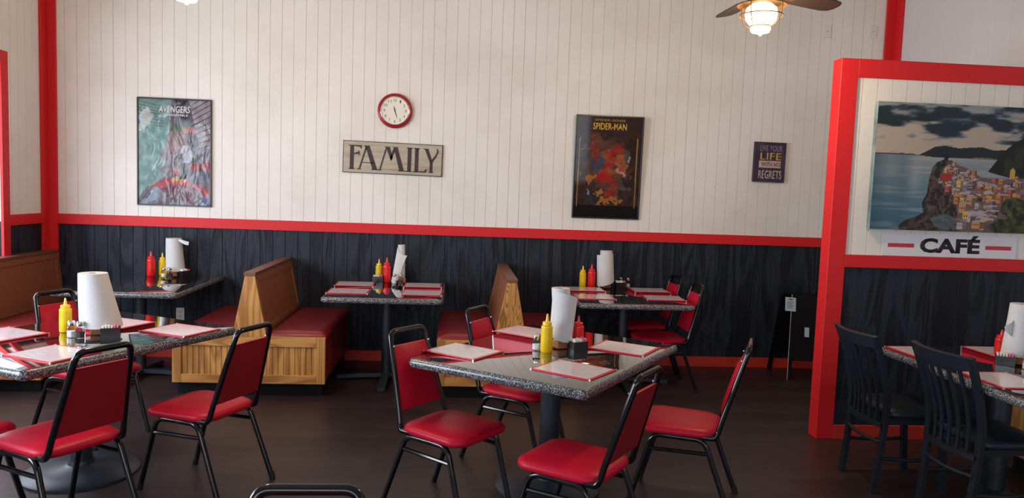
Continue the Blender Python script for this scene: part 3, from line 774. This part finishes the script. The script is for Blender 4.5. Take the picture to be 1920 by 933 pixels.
def caddy(loc, ang, where):
    t = thing('sugar_caddy', 'black sugar packet caddy on '+where, 'caddy', (*loc, ZT), ang, 'black sugar caddies')
    bm = new(); L, W_, H = .046, .032, .052; a = .0025
    for q in ((-L, L, -W_, -W_+a), (-L, L, W_-a, W_), (-L, -L+a, -W_+a, W_-a), (L-a, L, -W_+a, W_-a)): box(bm, *q, .0, H)
    box(bm, -L+a, L-a, -W_+a, W_-a, 0, .003); obj('tray', bm, m_tray, t, smooth=False)
    rn = random.Random(int(loc[0]*100))
    for k in range(6):
        x = -.034+.0135*k; pink = k > 3; mt = m_ppack if pink else m_wpack
        bm = new(); box(bm, -.0045, .0045, -.027, .027, 0, .058+rn.uniform(0, .008), bev=.002, seg=1)
        o = obj('sugar_packet', bm, mt, smooth=False)
        cx, sy = math.cos(ang), math.sin(ang)
        o.location = (loc[0]+x*cx, loc[1]+x*sy, ZT+.0035); o.rotation_euler = (0, 0, ang)
        tag(o, ('pink' if pink else 'white')+' sugar packet standing in the caddy on '+where, 'sugar packet', ('pink' if pink else 'white')+' packets on '+where)
caddy((.690, 3.915), R(25), 'the middle table')
caddy((-1.800, 4.035), R(20), 'the left table')
caddy((-2.335, 6.62), R(60), 'the corner booth table')
caddy((-.655, 6.58), 0, 'the middle booth table')
caddy((1.530, 6.61), R(10), 'the wall table with red chairs')
caddy((3.015, 3.75), R(-35), 'the table by the partition')

# ================================================================== WALL DECOR
def wall_thing(name, label, cat, x, z, rot=0, y=YB, group=None):
    t = thing(name, label, cat, (x, y-.001, z), 0, group); t.rotation_euler = (0, rot, 0); return t
def picture_frame(t, w_, h_, th=.02, fw_=.012, mat=None):
    bm = new(); mat = mat or m_frame
    for q in ((-w_/2, w_/2, h_/2-fw_, h_/2), (-w_/2, w_/2, -h_/2, -h_/2+fw_), (-w_/2, -w_/2+fw_, -h_/2+fw_, h_/2-fw_), (w_/2-fw_, w_/2, -h_/2+fw_, h_/2-fw_)):
        box(bm, q[0], q[1], -th, 0, q[2], q[3], bev=.002, seg=1)
    box(bm, -w_/2+fw_, w_/2-fw_, -.008, 0, -h_/2+fw_, h_/2-fw_)
    return obj('frame', bm, mat, t, smooth=False)
# --- left poster: plain abstract teal, grey and red print
def warp(nx, ny, f, seed, amt):
    return (fbm(nx, ny, f, f*1.5, seed, 4)-.5)*amt, (fbm(nx, ny, f, f*1.5, seed+50, 4)-.5)*amt
def paint(P, spots, amt, f, seed):
    """soft-edged colour patches, pushed about by noise"""
    du, dv = warp(P.nx, P.ny, f, seed, amt)
    for cx, cy, rx, ry, col, al in spots:
        d = ((P.U+du-cx)/rx)**2+((P.V+dv-cy)/ry)**2
        k = np.clip((1.15-d)/.3, 0, 1)[..., None]*al; P.a = P.a*(1-k)+np.array(col)/255.*k
P = Pic(160, 240); n2 = fbm(160, 240, 14, 20, 9)
P.a[:] = np.array([84, 80, 88])/255.
P.fill([(0, 0), (.46, 0), (.42, .3), (.2, .75), (0, .95)], (104, 134, 130))
P.fill([(.70, 0), (1, 0), (1, .45), (.84, .45)], (128, 120, 126))
for k in range(10): P.fill([(.71+.012*k, .05+.045*k), (1, -.08+.055*k), (1, -.070+.055*k), (.714+.012*k, .06+.045*k)], (44, 40, 46), .8)
for k in range(9): P.fill([(.0, .02+.03*k), (.30+.01*k, .06+.028*k), (.30+.01*k, .067+.028*k), (0, .027+.03*k)], (58, 56, 62), .5)
P.fill([(.50, 0), (.70, 0), (.84, .43), (.76, .46), (.60, .2)], (48, 40, 48), .9)
paint(P, [(.08, .20, .12, .10, (178, 186, 184), .8), (.2, .35, .13, .12, (96, 140, 132), .7), (.52, .31, .10, .07, (62, 90, 68), .85), (.65, .27, .06, .08, (170, 66, 54), .8),
 (.52, .43, .16, .08, (118, 88, 84), .8), (.66, .50, .10, .06, (150, 156, 168), .8), (.44, .64, .13, .09, (104, 90, 96), .9), (.56, .66, .08, .12, (44, 38, 46), .8), (.84, .60, .14, .05, (150, 50, 50), .75),
 (.90, .70, .07, .08, (64, 66, 88), .8), (.20, .66, .16, .12, (112, 146, 140), .8), (.50, .80, .34, .07, (158, 44, 50), .85), (.84, .84, .14, .06, (158, 44, 50), .85), (.60, .76, .05, .04, (176, 140, 70), .8),
 (.56, .92, .28, .09, (84, 48, 62), .9), (.24, .92, .12, .08, (120, 140, 160), .8), (.95, .92, .06, .07, (96, 110, 140), .8)], .30, 6, 77)
P.a += (n2[..., None]-.5)*.22
t = wall_thing('framed_poster', 'tall black-framed poster in teal, grey and red under wavy plastic, left on the wall', 'poster', -2.465, 1.827)
picture_frame(t, .635, .94); o = obj('print', P.mesh(.611, .916), m_print('poster_print_wavy', .16, .35), t, smooth=False, loc=(0, -.0105, 0))
bm = text_mesh('AVENGERS', .27, .060, .0015, .02, .15); o = obj('lettering', bm, M('silver_ink', (.62, .62, .66), .4), t, smooth=False, loc=(.0, -.0122, .375)); tag(o, 'silver title lettering', None)
bm = text_mesh('ASSEMBLE', .17, .017, .0015, .0, 0); obj('lettering', bm, m_white2, t, smooth=False, loc=(.03, -.0122, .325))
# --- right poster: plain abstract dark brown, ochre and red print
P = Pic(160, 240); n2 = fbm(160, 240, 16, 24, 19)
P.a[:] = np.array([54, 40, 36])/255.
paint(P, [(.5, .45, .34, .26, (92, 60, 44), .8), (.5, .42, .14, .12, (150, 88, 54), .6), (.72, .46, .11, .10, (168, 92, 60), .7), (.24, .57, .12, .07, (164, 104, 46), .8), (.5, .83, .22, .04, (160, 106, 46), .8),
 (.34, .43, .13, .05, (54, 66, 90), .85), (.60, .36, .07, .12, (150, 42, 40), .8), (.47, .58, .11, .09, (160, 38, 38), .85), (.62, .74, .14, .06, (150, 38, 36), .8), (.30, .32, .06, .07, (140, 50, 42), .75),
 (.24, .75, .10, .09, (48, 46, 54), .9), (.78, .72, .14, .05, (78, 70, 70), .9), (.80, .36, .09, .06, (72, 66, 66), .9), (.17, .28, .07, .04, (96, 80, 70), .8), (.20, .70, .03, .03, (170, 164, 158), .7), (.70, .55, .03, .03, (170, 164, 158), .7), (.86, .43, .025, .04, (170, 164, 158), .7), (.42, .74, .05, .03, (176, 120, 60), .7)], .34, 7, 177)
P.a += (n2[..., None]-.5)*.12; P.fill(P.V < .16, (54, 40, 36)); P.fill(P.V > .88, (24, 19, 20))
P.fill([(.045, .22), (.06, .20), (.05, .9), (.035, .9)], (150, 112, 62)); P.fill([(.925, .20), (.945, .20), (.945, .9), (.93, .9)], (150, 112, 62))
t = wall_thing('framed_poster', 'dark brown framed poster with gold title lettering, right of centre on the wall', 'poster', 1.394, 1.842)
t.rotation_euler = (R(2.6), 0, 0); t.location.y -= .022
picture_frame(t, .628, .94); obj('print', P.mesh(.604, .916), m_print('poster_print_dark', .06), t, smooth=False, loc=(0, -.0105, 0))
m_gold = M('gold_ink', (.62, .36, .04), .4)
bm = text_mesh('SPIDER-SENSE', .285, .020, .0015, .01); obj('lettering', bm, M('dull_gold_ink', (.36, .23, .07), .4), t, smooth=False, loc=(0, -.0122, .428))
bm = text_mesh('SPIDER-MAN', .31, .062, .0015, .02); obj('lettering', bm, m_gold, t, smooth=False, loc=(0, -.0122, .372))
# --- clock
t = wall_thing('wall_clock', 'round wall clock with a dark red rim above the lettered sign', 'clock', -.553, 2.272)
def dial(bm_prof, m, name, y=0): # lathe turned to face -y
    bm = new(); lathe(bm, bm_prof, seg=56)
    for v in bm.verts: v.co = Vector((v.co.x, -v.co.z, v.co.y))
    return obj(name, bm, m, t)
dial([(.150, 0), (.155, .012), (.154, .03), (.146, .042), (.136, .045), (.130, .040), (.128, .030), (.0, .030)], m_clockred, 'rim')
dial([(.1285, .0305), (.1285, .040), (.124, .042), (.118, .034), (.117, .0306)], M('polished_bezel', (.75, .72, .68), .15, 1), 'bezel')
dial([(.119, .0302), (.119, .0318), (0, .0318)], m_face, 'face')
for h in range(12):
    a = R(90-30*(h+1)); s = str(h+1)
    obj('numeral', text_mesh(s, .011*len(s)+(.004 if s not in '1' else 0), .024, .0006, .0), m_ink, t, smooth=False, loc=(.094*math.cos(a), -.0320, .094*math.sin(a)))
for ln, wd, deg, nm in ((.045, .007, 105, 'hour_hand'), (.075, .0055, -74, 'minute_hand')):
    bm = new(); prism(bm, [(-.012, -wd/2), (ln*.5, -wd*.6), (ln, 0), (ln*.5, wd*.6), (-.012, wd/2)], -.0345, -.0335)
    o = obj(nm, bm, m_ink, t, smooth=False, rot=(0, -R(deg), 0))
dial([(.006, .0325), (.006, .036), (0, .036)], m_ink, 'hub')
# --- FAMILY sign
m_sign, tt, b = nt('weathered_cream_board')
tt.links.new(ramp(tt, noise(tt, coords(tt, (.6, 1, 7)), 3.5, 5, .6), [(.30, (.16, .12, .08)), (.42, (.38, .33, .25)), (.62, (.47, .42, .33))]), b.inputs['Base Color']); b.inputs['Roughness'].default_value = .6
t = wall_thing('wooden_sign', 'cream wooden board with big dark letters reading FAMILY', 'sign', -.563, 1.848, R(.7))
bm = new(); box(bm, -.443, .443, -.018, 0, -.142, .142); obj('edge', bm, m_ink, t, smooth=False)
bm = new(); box(bm, -.437, .437, -.0195, -.018, -.136, .136); obj('board', bm, m_sign, t, smooth=False)
ink = M('brown_black_letter', (.035, .018, .022), .6)
L = {'F': [[(.065, .10), (.105, .10), (.105, .83), (.065, .83)], [(.052, .085), (.118, .085), (.112, .115), (.058, .115)], [(.052, .86), (.185, .86), (.18, .73), (.165, .80), (.105, .825), (.052, .835)], [(.105, .60), (.150, .66), (.158, .70), (.168, .52), (.150, .575), (.105, .565)]],
 'A': [[(.2, .86), (.27, .86), (.262, .84), (.345, .11), (.295, .11), (.222, .80)], [(.222, .84), (.235, .78), (.172, .11), (.156, .11)], [(.136, .085), (.182, .085), (.176, .115), (.142, .115)], [(.280, .085), (.362, .085), (.35, .12), (.288, .12)], [(.178, .30), (.310, .30), (.308, .325), (.182, .325)]],
 'M': [[(.405, .86), (.475, .86), (.468, .83), (.500, .50), (.481, .40), (.430, .82)], [(.487, .86), (.555, .86), (.548, .83), (.615, .12), (.568, .12), (.518, .70), (.481, .40), (.472, .52), (.505, .83)], [(.425, .83), (.437, .79), (.380, .11), (.364, .11)], [(.345, .085), (.392, .085), (.386, .115), (.35, .115)], [(.555, .085), (.640, .085), (.622, .12), (.562, .12)]],
 'I': [[(.65, .10), (.688, .10), (.688, .85), (.65, .85)], [(.636, .085), (.702, .085), (.696, .115), (.642, .115)], [(.636, .86), (.702, .86), (.696, .83), (.642, .83)]],
 'L': [[(.724, .10), (.762, .10), (.762, .85), (.724, .85)], [(.712, .86), (.776, .86), (.77, .83), (.718, .83)], [(.710, .085), (.846, .085), (.850, .20), (.838, .20), (.825, .13), (.762, .12), (.710, .115)]],
 'Y': [[(.800, .86), (.868, .86), (.862, .83), (.905, .45), (.878, .42), (.825, .82)], [(.878, .44), (.910, .44), (.908, .10), (.878, .10)], [(.866, .085), (.922, .085), (.916, .115), (.872, .115)], [(.893, .44), (.910, .44), (.945, .60), (.968, .78), (.952, .88), (.944, .86), (.950, .78), (.930, .64), (.9, .52)]]}
for k, polys in L.items():
    bm = new()
    for p in polys: prism(bm, [((u-.5)*.874+.0, (v-.485)*.278) for u, v in p], -.0212, -.0195)
    obj('letter', bm, ink, t, smooth=False)
# --- LIVE YOUR LIFE sign
m_purple, tt, b = nt('dusky_purple_board')
tt.links.new(ramp(tt, noise(tt, coords(tt), 9, 4), [(.35, (.030, .016, .038)), (.7, (.060, .036, .072))]), b.inputs['Base Color']); b.inputs['Roughness'].default_value = .7
t = wall_thing('wooden_sign', 'small purple sign with four lines of lettering, near the partition', 'sign', 2.920, 1.950, R(.4))
bm = new(); box(bm, -.150, .150, -.035, 0, -.185, .185, bev=.002, seg=1); obj('board', bm, m_purple, t, smooth=False)
bm = new(); box(bm, -.104, .104, -.0365, -.035, -.052, .012); obj('band', bm, M('pinkish_band', (.50, .40, .38), .6), t, smooth=False)
for s, w_, h_, z, m in (('LIVE YOUR', .215, .056, .128, M('grey_lilac', (.22, .20, .26), .6)), ('LIFE', .205, .066, .054, M('ochre_letter', (.50, .32, .08), .6)), ('WITH NO', .180, .040, -.020, M('rust_letter', (.20, .05, .03), .6)), ('REGRETS', .222, .078, -.115, M('pale_pink_letter', (.46, .38, .38), .6))):
    obj('lettering', text_mesh(s, w_, h_, .0015, .015), m, t, smooth=False, loc=(.008, -.0368 if s == 'WITH NO' else -.0352, z))
# --- canvas by the partition: evening bay with a village on a rocky point
NX, NY = 300, 206; P = Pic(NX, NY); U, V_ = P.U, P.V
cl = fbm(NX, NY, 5, 14, 33, 5); fine = fbm(NX, NY, 30, 22, 41, 3); tex = fbm(NX, NY, 60, 40, 51, 2)
def soft(x, a, b_): return np.clip((x-a)/(b_-a), 0, 1)[..., None]
def lay(k, col): P.a = P.a*(1-k)+np.array(col)/255.*k
P.a[:] = np.array([172, 160, 148])/255.
lay(soft(V_, .12, .0)*.8, (120, 140, 150)); cv = cl+.10*np.exp(-((V_-.12)/.09)**2)-.12*np.exp(-((V_-.33)/.05)**2)
lay(soft(cv, .43, .50)*.7, (112, 118, 124)); lay(soft(cv, .50, .56)*.9, (58, 74, 88)); lay(soft(cv, .56, .62)*.9, (34, 48, 56))
lay(soft(np.exp(-((V_-.13)/.07)**2)*soft(U, .42, .30)[..., 0]*(cl+.25), .55, .66)*.9, (36, 48, 54))
hz = .405; sea = V_ > hz; sm = sea[..., None].astype(float)
lay(sm, (132, 140, 146)); lay(sm*soft(V_, .45, .8)*.85, (66, 106, 126)); lay(sm*soft(V_, .8, 1)*.6, (40, 88, 108))
st = fbm(NX, NY, 3, 30, 61, 3); lay(sm*soft(st, .5, .64)*.5, (160, 162, 162)); lay(sm*soft(U, .14, .0)*.6, (44, 74, 90))
lay(sm*soft(np.exp(-((U-.16)/.06)**2), .2, 1)*.4, (60, 86, 104)); lay(sm*soft(np.exp(-((U-.24)/.04)**2-((V_-.6)/.12)**2), .2, 1)*.4, (158, 166, 172))
P.fill([(0, .40), (.16, .395), (.25, .402), (.25, .408), (0, .408)], (60, 70, 78))
ridge = [(.25, .405), (.30, .37), (.34, .335), (.40, .325), (.48, .34), (.55, .33), (.62, .325), (.68, .345), (.75, .34), (.85, .35), (.85, .42), (.6, .42), (.32, .415)]
P.fill(ridge, (34, 46, 50)); P.fill([(.56, .41), (.62, .405), (.68, .41), (.72, .42), (.6, .42)], (150, 120, 100), .8)
P.fill([(.66, .515), (.74, .36), (.80, .28), (.88, .22), (1, .17), (1, .62), (.80, .56), (.70, .53)], (30, 36, 34)); P.fill(P.mask([(.70, .5), (.8, .33), (1, .22), (1, .6), (.8, .55)]) & (fine > .52), (52, 56, 46), .8)
rock = [(.335, .50), (.36, .455), (.40, .43), (.45, .44), (.47, .50), (.50, .62), (.50, .80), (.52, .95), (.60, 1), (.17, 1), (.165, .965), (.20, .92), (.26, .89), (.30, .86), (.29, .78), (.315, .70), (.32, .60)]
P.fill(rock, (44, 40, 38)); P.fill(P.mask(rock) & (fine > .5), (78, 70, 64), .7); P.fill(P.mask(rock) & (tex > .62), (110, 98, 92), .5)
P.fill([(.40, .43), (.402, .395), (.412, .385), (.422, .395), (.425, .43)], (28, 34, 36))
P.fill([(.34, .90), (.44, .86), (.50, .90), (.46, .99), (.38, .97)], (92, 108, 120), .7)
town = [(.38, .56), (.40, .50), (.46, .46), (.55, .50), (.62, .56), (.72, .575), (.85, .56), (.95, .545), (1, .56), (1, .80), (.85, .90), (.72, 1), (.52, 1), (.50, .86), (.48, .70), (.40, .64)]
P.fill(town, (104, 88, 88))
rn = random.Random(7); cols = [(186, 140, 96), (200, 152, 66), (176, 92, 84), (150, 136, 150), (168, 148, 140), (122, 108, 124), (190, 120, 70), (146, 104, 110), (176, 168, 172), (96, 84, 92), (206, 170, 90)]
hs = []
for k in range(260):
    u, v = rn.uniform(.38, 1), rn.uniform(.46, .97); hs.append((v, u))
for v, u in sorted(hs):
    s = .010+.030*max(0, v-.45)*1.6; c = rn.choice(cols)
    if not P.mask(town)[min(int(v*NY), NY-1), min(int(u*NX), NX-1)]: continue
    if v > .78 and u > .72: continue
    h = s*rn.uniform(.8, 1.5); ww = s*rn.uniform(.7, 1.3)
    P.fill([(u-ww, v-h), (u+ww*.2, v-h*1.05), (u+ww*.2, v+h), (u-ww, v+h)], c); P.fill([(u+ww*.2, v-h*1.05), (u+ww, v-h*.9), (u+ww, v+h*.9), (u+ww*.2, v+h)], tuple(x*.62 for x in c))
    P.fill([(u-ww*1.1, v-h), (u-ww*.3, v-h*1.5), (u+ww*1.1, v-h*1.2), (u+ww*.9, v-h*.85)], rn.choice([(150, 146, 158), (120, 92, 88), (168, 160, 166), (110, 104, 116)]))
    for q in range(3): P.fill([(u-ww*.8+q*ww*.35, v-h*.3), (u-ww*.65+q*ww*.35, v-h*.3), (u-ww*.65+q*ww*.35, v+h*.2), (u-ww*.8+q*ww*.35, v+h*.2)], (60, 50, 56), .7)
P.fill([(.79, .57), (.79, .50), (.805, .475), (.82, .50), (.82, .57)], (186, 152, 84)); P.fill([(.38, .60), (.39, .545), (.45, .545), (.455, .60)], (150, 52, 56))
gr = np.zeros_like(U)
for cx, cy, rx, ry in ((.84, .80, .09, .08), (.93, .90, .13, .12), (.80, .95, .10, .07), (.96, .74, .05, .05)):
    gr = np.maximum(gr, (((U-cx)/rx)**2+((V_-cy)/ry)**2 < .55+.9*fine).astype(float))
g3 = gr[..., None]; lay(g3, (38, 44, 32)); lay(g3*soft(fine, .45, .62)*.8, (66, 72, 44)); lay(g3*soft(tex, .55, .8)*.7, (104, 104, 70))
P.fill([(.985, .84), (1, .80), (1, .96), (.965, .98)], (120, 132, 140), .8)
t = wall_thing('canvas_picture', 'large canvas print of a village on a bay at dusk, hung on the partition', 'picture', 3.342, 1.852, 0, PY0+.013)
cw, chh = 1.20, .835
obj('print', P.mesh(cw, chh), m_print('canvas_print', .45), t, smooth=False, loc=(0, -.0402, 0))
m_cside, tt, b = nt('canvas_wrap'); tt.links.new(ramp(tt, noise(tt, coords(tt), 6, 4), [(.35, (.05, .10, .12)), (.65, (.22, .30, .32))]), b.inputs['Base Color']); b.inputs['Roughness'].default_value = .5
bm = new(); box(bm, -cw/2, cw/2, -.040, 0, -chh/2, chh/2); obj('canvas_side', bm, m_cside, t, smooth=False)
# --- CAFE strip
t = wall_thing('cafe_sign', 'white strip sign reading CAFÉ between two red dashes, under the canvas picture', 'sign', 3.335, 1.330, 0, PY0+.012)
bm = new(); box(bm, -.475, .475, -.004, 0, -.070, .080); obj('backing', bm, m_white2, t, smooth=False)
obj('lettering', text_mesh('CAFÉ', .425, .122, .001, .042), m_ink, t, smooth=False, loc=(.0, -.0042, .016))
for x in (-.345, .345):
    bm = new(); box(bm, x-.092, x+.092, -.0055, -.004, -.013, .013); obj('dash', bm, M('red_dash', (.55, .03, .06), .5), t, smooth=False)

# ================================================================== WALL PLATES
t = wall_thing('wall_outlet', 'pale power outlet on the black wainscot under the corner booth table', 'outlet', -2.418, .392)
bm = new(); box(bm, -.036, .036, -.006, 0, -.058, .058, bev=.002, seg=1); obj('plate', bm, m_plate, t, smooth=False)
for z in (.022, -.022):
    bm = new(); box(bm, -.017, .017, -.0085, -.006, z-.014, z+.014, bev=.003, seg=2)
    o = obj('socket', bm, m_plate, t, smooth=False)
    bm = new(); box(bm, -.008, -.005, -.009, -.0084, z-.004, z+.008); box(bm, .005, .008, -.009, -.0084, z-.004, z+.008); box(bm, -.002, .002, -.009, -.0084, z-.010, z-.006); obj('slots', bm, m_ink, o, smooth=False)
for x, z, lab in ((3.405, 3.178, 'blank ivory wall plate high on the wall, farther from the red corner post'), (3.845, 3.198, 'blank ivory wall plate high on the wall, close to the red corner post')):
    t = wall_thing('wall_plate', lab, 'wall plate', x, z, group='wall plates high up')
    bm = new(); box(bm, -.037, .037, -.008, 0, -.058, .058, bev=.002, seg=1); obj('plate', bm, m_plate, t, smooth=False)
    bm = new(); lathe(bm, [(.004, 0), (.004, .002), (0, .002)], seg=10)
    for v in bm.verts: v.co = Vector((v.co.x, -.008-v.co.z, v.co.y))
    obj('screw', bm, m_ink, t)

# ================================================================== FOLDING SIGN STAND
t = thing('sidewalk_sign', 'folded-out black A-frame sign stand between the wall and the partition', 'sign stand', (3.02, 6.50, 0))
def leaf(y0, y1, nm):
    bm = new(); d = Vector((0, y1-y0, .75)); n_ = Vector((0, .75, -(y1-y0))).normalized()*.018
    def q(x0, x1, f0, f1, th=1):
        a = [Vector((x+(.085*f if (y0 < 0 and x < .3) else 0), y0, 0))+d*f+n_*s for f in (f0, f1) for x in (x0, x1) for s in (0, th)]
        v = [bm.verts.new(p) for p in a]
        for f in ((0, 1, 3, 2), (4, 6, 7, 5), (0, 4, 5, 1), (2, 3, 7, 6), (0, 2, 6, 4), (1, 5, 7, 3)): bm.faces.new([v[i] for i in f])
    q(0, .035, 0, 1); q(.565, .60, 0, 1); q(.035, .565, .92, 1); q(.035, .565, .22, .27); q(.035, .565, .27, .92, .5)
    return obj(nm, bm, m_board, t, smooth=False)
leaf(-.20, -.012, 'front_leaf'); leaf(.22, .012, 'rear_leaf')
bm = new(); ribbon(bm, [(-.004, .14, .28), (-.004, -.06, .52)], (1, 0, 0), .004, .012); obj('hinge_arm', bm, m_board, t, smooth=False)
bm = new(); tube(bm, [(-.003, -.201, .003), (.082, -.014, .748)], .003, 6); obj('edge_strip', bm, M('pale_edge', (.45, .40, .36), .5), t)  # pale strip along the left edge of the front leaf
for (x, y, z, w_, h_, nm, al) in ((.012, -.03, .725, .10, .125, 'notice_card', .25), (.14, -.175, .475, .042, .085, 'price_tag', 0)):
    bm = new(); box(bm, 0, w_, -.0015, 0, -h_, 0); o = obj(nm, bm, M('pale_blue_card', (.45, .56, .66), .6), t, smooth=False, loc=(x, y, z), rot=(R(-14), R(4), 0))
    if nm == 'notice_card':
        bm = new()
        for k in range(6): box(bm, .018, w_-.018-(k % 3)*.008, -.0025, -.0015, -.042-k*.011, -.039-k*.011)
        box(bm, .030, .070, -.0028, -.0015, -.022, -.014); obj('text_lines', bm, m_ink, o, smooth=False)

# ================================================================== CEILING FANS
def make_fan(loc, a0, lab):
    t = thing('ceiling_fan', lab, 'ceiling fan', (*loc, 0), 0, 'ceiling fans with lantern lights')
    ZB = 2.80
    bm = new(); lathe(bm, [(.07, ZC), (.065, ZC-.05), (.03, ZC-.07), (0, ZC-.07)][::-1], seg=24); obj('canopy', bm, m_bronze, t)
    bm = new(); lathe(bm, [(.013, 2.98), (.013, ZC-.06)], seg=12); obj('downrod', bm, m_bronze, t)
    bm = new(); lathe(bm, [(.05, 2.78), (.10, 2.80), (.12, 2.85), (.11, 2.93), (.05, 2.97), (.02, 3.0), (0, 3.0)], seg=32); obj('motor', bm, m_bronze, t)
    for k in range(5):
        a = R(a0+72*k); bm = new(); d = Vector((math.cos(a), math.sin(a), 0)); s = Vector((-math.sin(a), math.cos(a), 0))
        pts = [(.19, .045), (.25, .058), (.40, .065), (.52, .068), (.575, .055), (.595, .025)]
        A = [d*r_+s*w_ for r_, w_ in pts]+[d*r_-s*w_ for r_, w_ in pts[::-1]]
        top = [bm.verts.new(p+Vector((0, 0, ZB-p.dot(s)*.20+.004))) for p in A]; bot = [bm.verts.new(p+Vector((0, 0, ZB-p.dot(s)*.20-.003))) for p in A]
        bm.faces.new(top); bm.faces.new(bot[::-1]); n = len(A)
        for i in range(n): bm.faces.new((top[i], bot[i], bot[(i+1) % n], top[(i+1) % n]))
        o = obj('blade', bm, m_blade, t, smooth=False)
        bm = new(); ribbon(bm, [d*.08+Vector((0, 0, 2.80)), d*.15+Vector((0, 0, 2.79)), d*.24+Vector((0, 0, 2.793))], s, .035, .006); obj('blade_iron', bm, m_bronze, o, smooth=False)
    bm = new(); lathe(bm, [(.035, 2.79), (.045, 2.775), (.06, 2.765), (.135, 2.735), (.140, 2.728), (.128, 2.734), (.05, 2.758), (0, 2.76)], seg=40); obj('shade', bm, m_bronze, t)
    bm = new(); lathe(bm, [(0, 2.745), (.055, 2.74), (.085, 2.715), (.092, 2.68), (.085, 2.645), (.062, 2.620), (.05, 2.612), (0, 2.612)], seg=32); obj('glass_globe', bm, m_emit, t)
    bm = new(); lathe(bm, [(.048, 2.61), (.056, 2.606), (.058, 2.592), (.050, 2.578), (.02, 2.570), (0, 2.570)], seg=28); obj('glass_cup', bm, m_emit, t)
    bm = new(); lathe(bm, [(.012, 2.572), (.013, 2.566), (.008, 2.558), (0, 2.556)], seg=14); obj('finial', bm, m_bronze, t)
    bm = new(); tube(bm, [(.122*math.cos(2*PI*k/36), .122*math.sin(2*PI*k/36), 2.672) for k in range(36)], .0035, 6, closed=True)
    for k in range(4):
        a = R(40+90*k); c, q = math.cos(a), math.sin(a)
        tube(bm, [(c*r_, q*r_, z) for r_, z in ((.128, 2.735), (.126, 2.70), (.122, 2.672), (.108, 2.63), (.075, 2.610), (.058, 2.606))], .003, 6)
    tube(bm, [(.060*math.cos(2*PI*k/28), .060*math.sin(2*PI*k/28), 2.609) for k in range(28)], .004, 6, closed=True)
    obj('wire_cage', bm, m_bronze, t)
    l = bpy.data.lights.new('lantern_lamp', 'POINT'); l.energy = 36; l.color = (1, .72, .42); l.shadow_soft_size = .06
    lo = bpy.data.objects.new('lantern_lamp', l); C.objects.link(lo); lo.location = (0, 0, 2.50); lo.parent = t
make_fan((1.757, 4.30), 20, 'ceiling fan with a glowing lantern light, upper right')
make_fan((-1.504, 4.30), 20, 'ceiling fan of which only the lit lantern bottom shows, upper left')
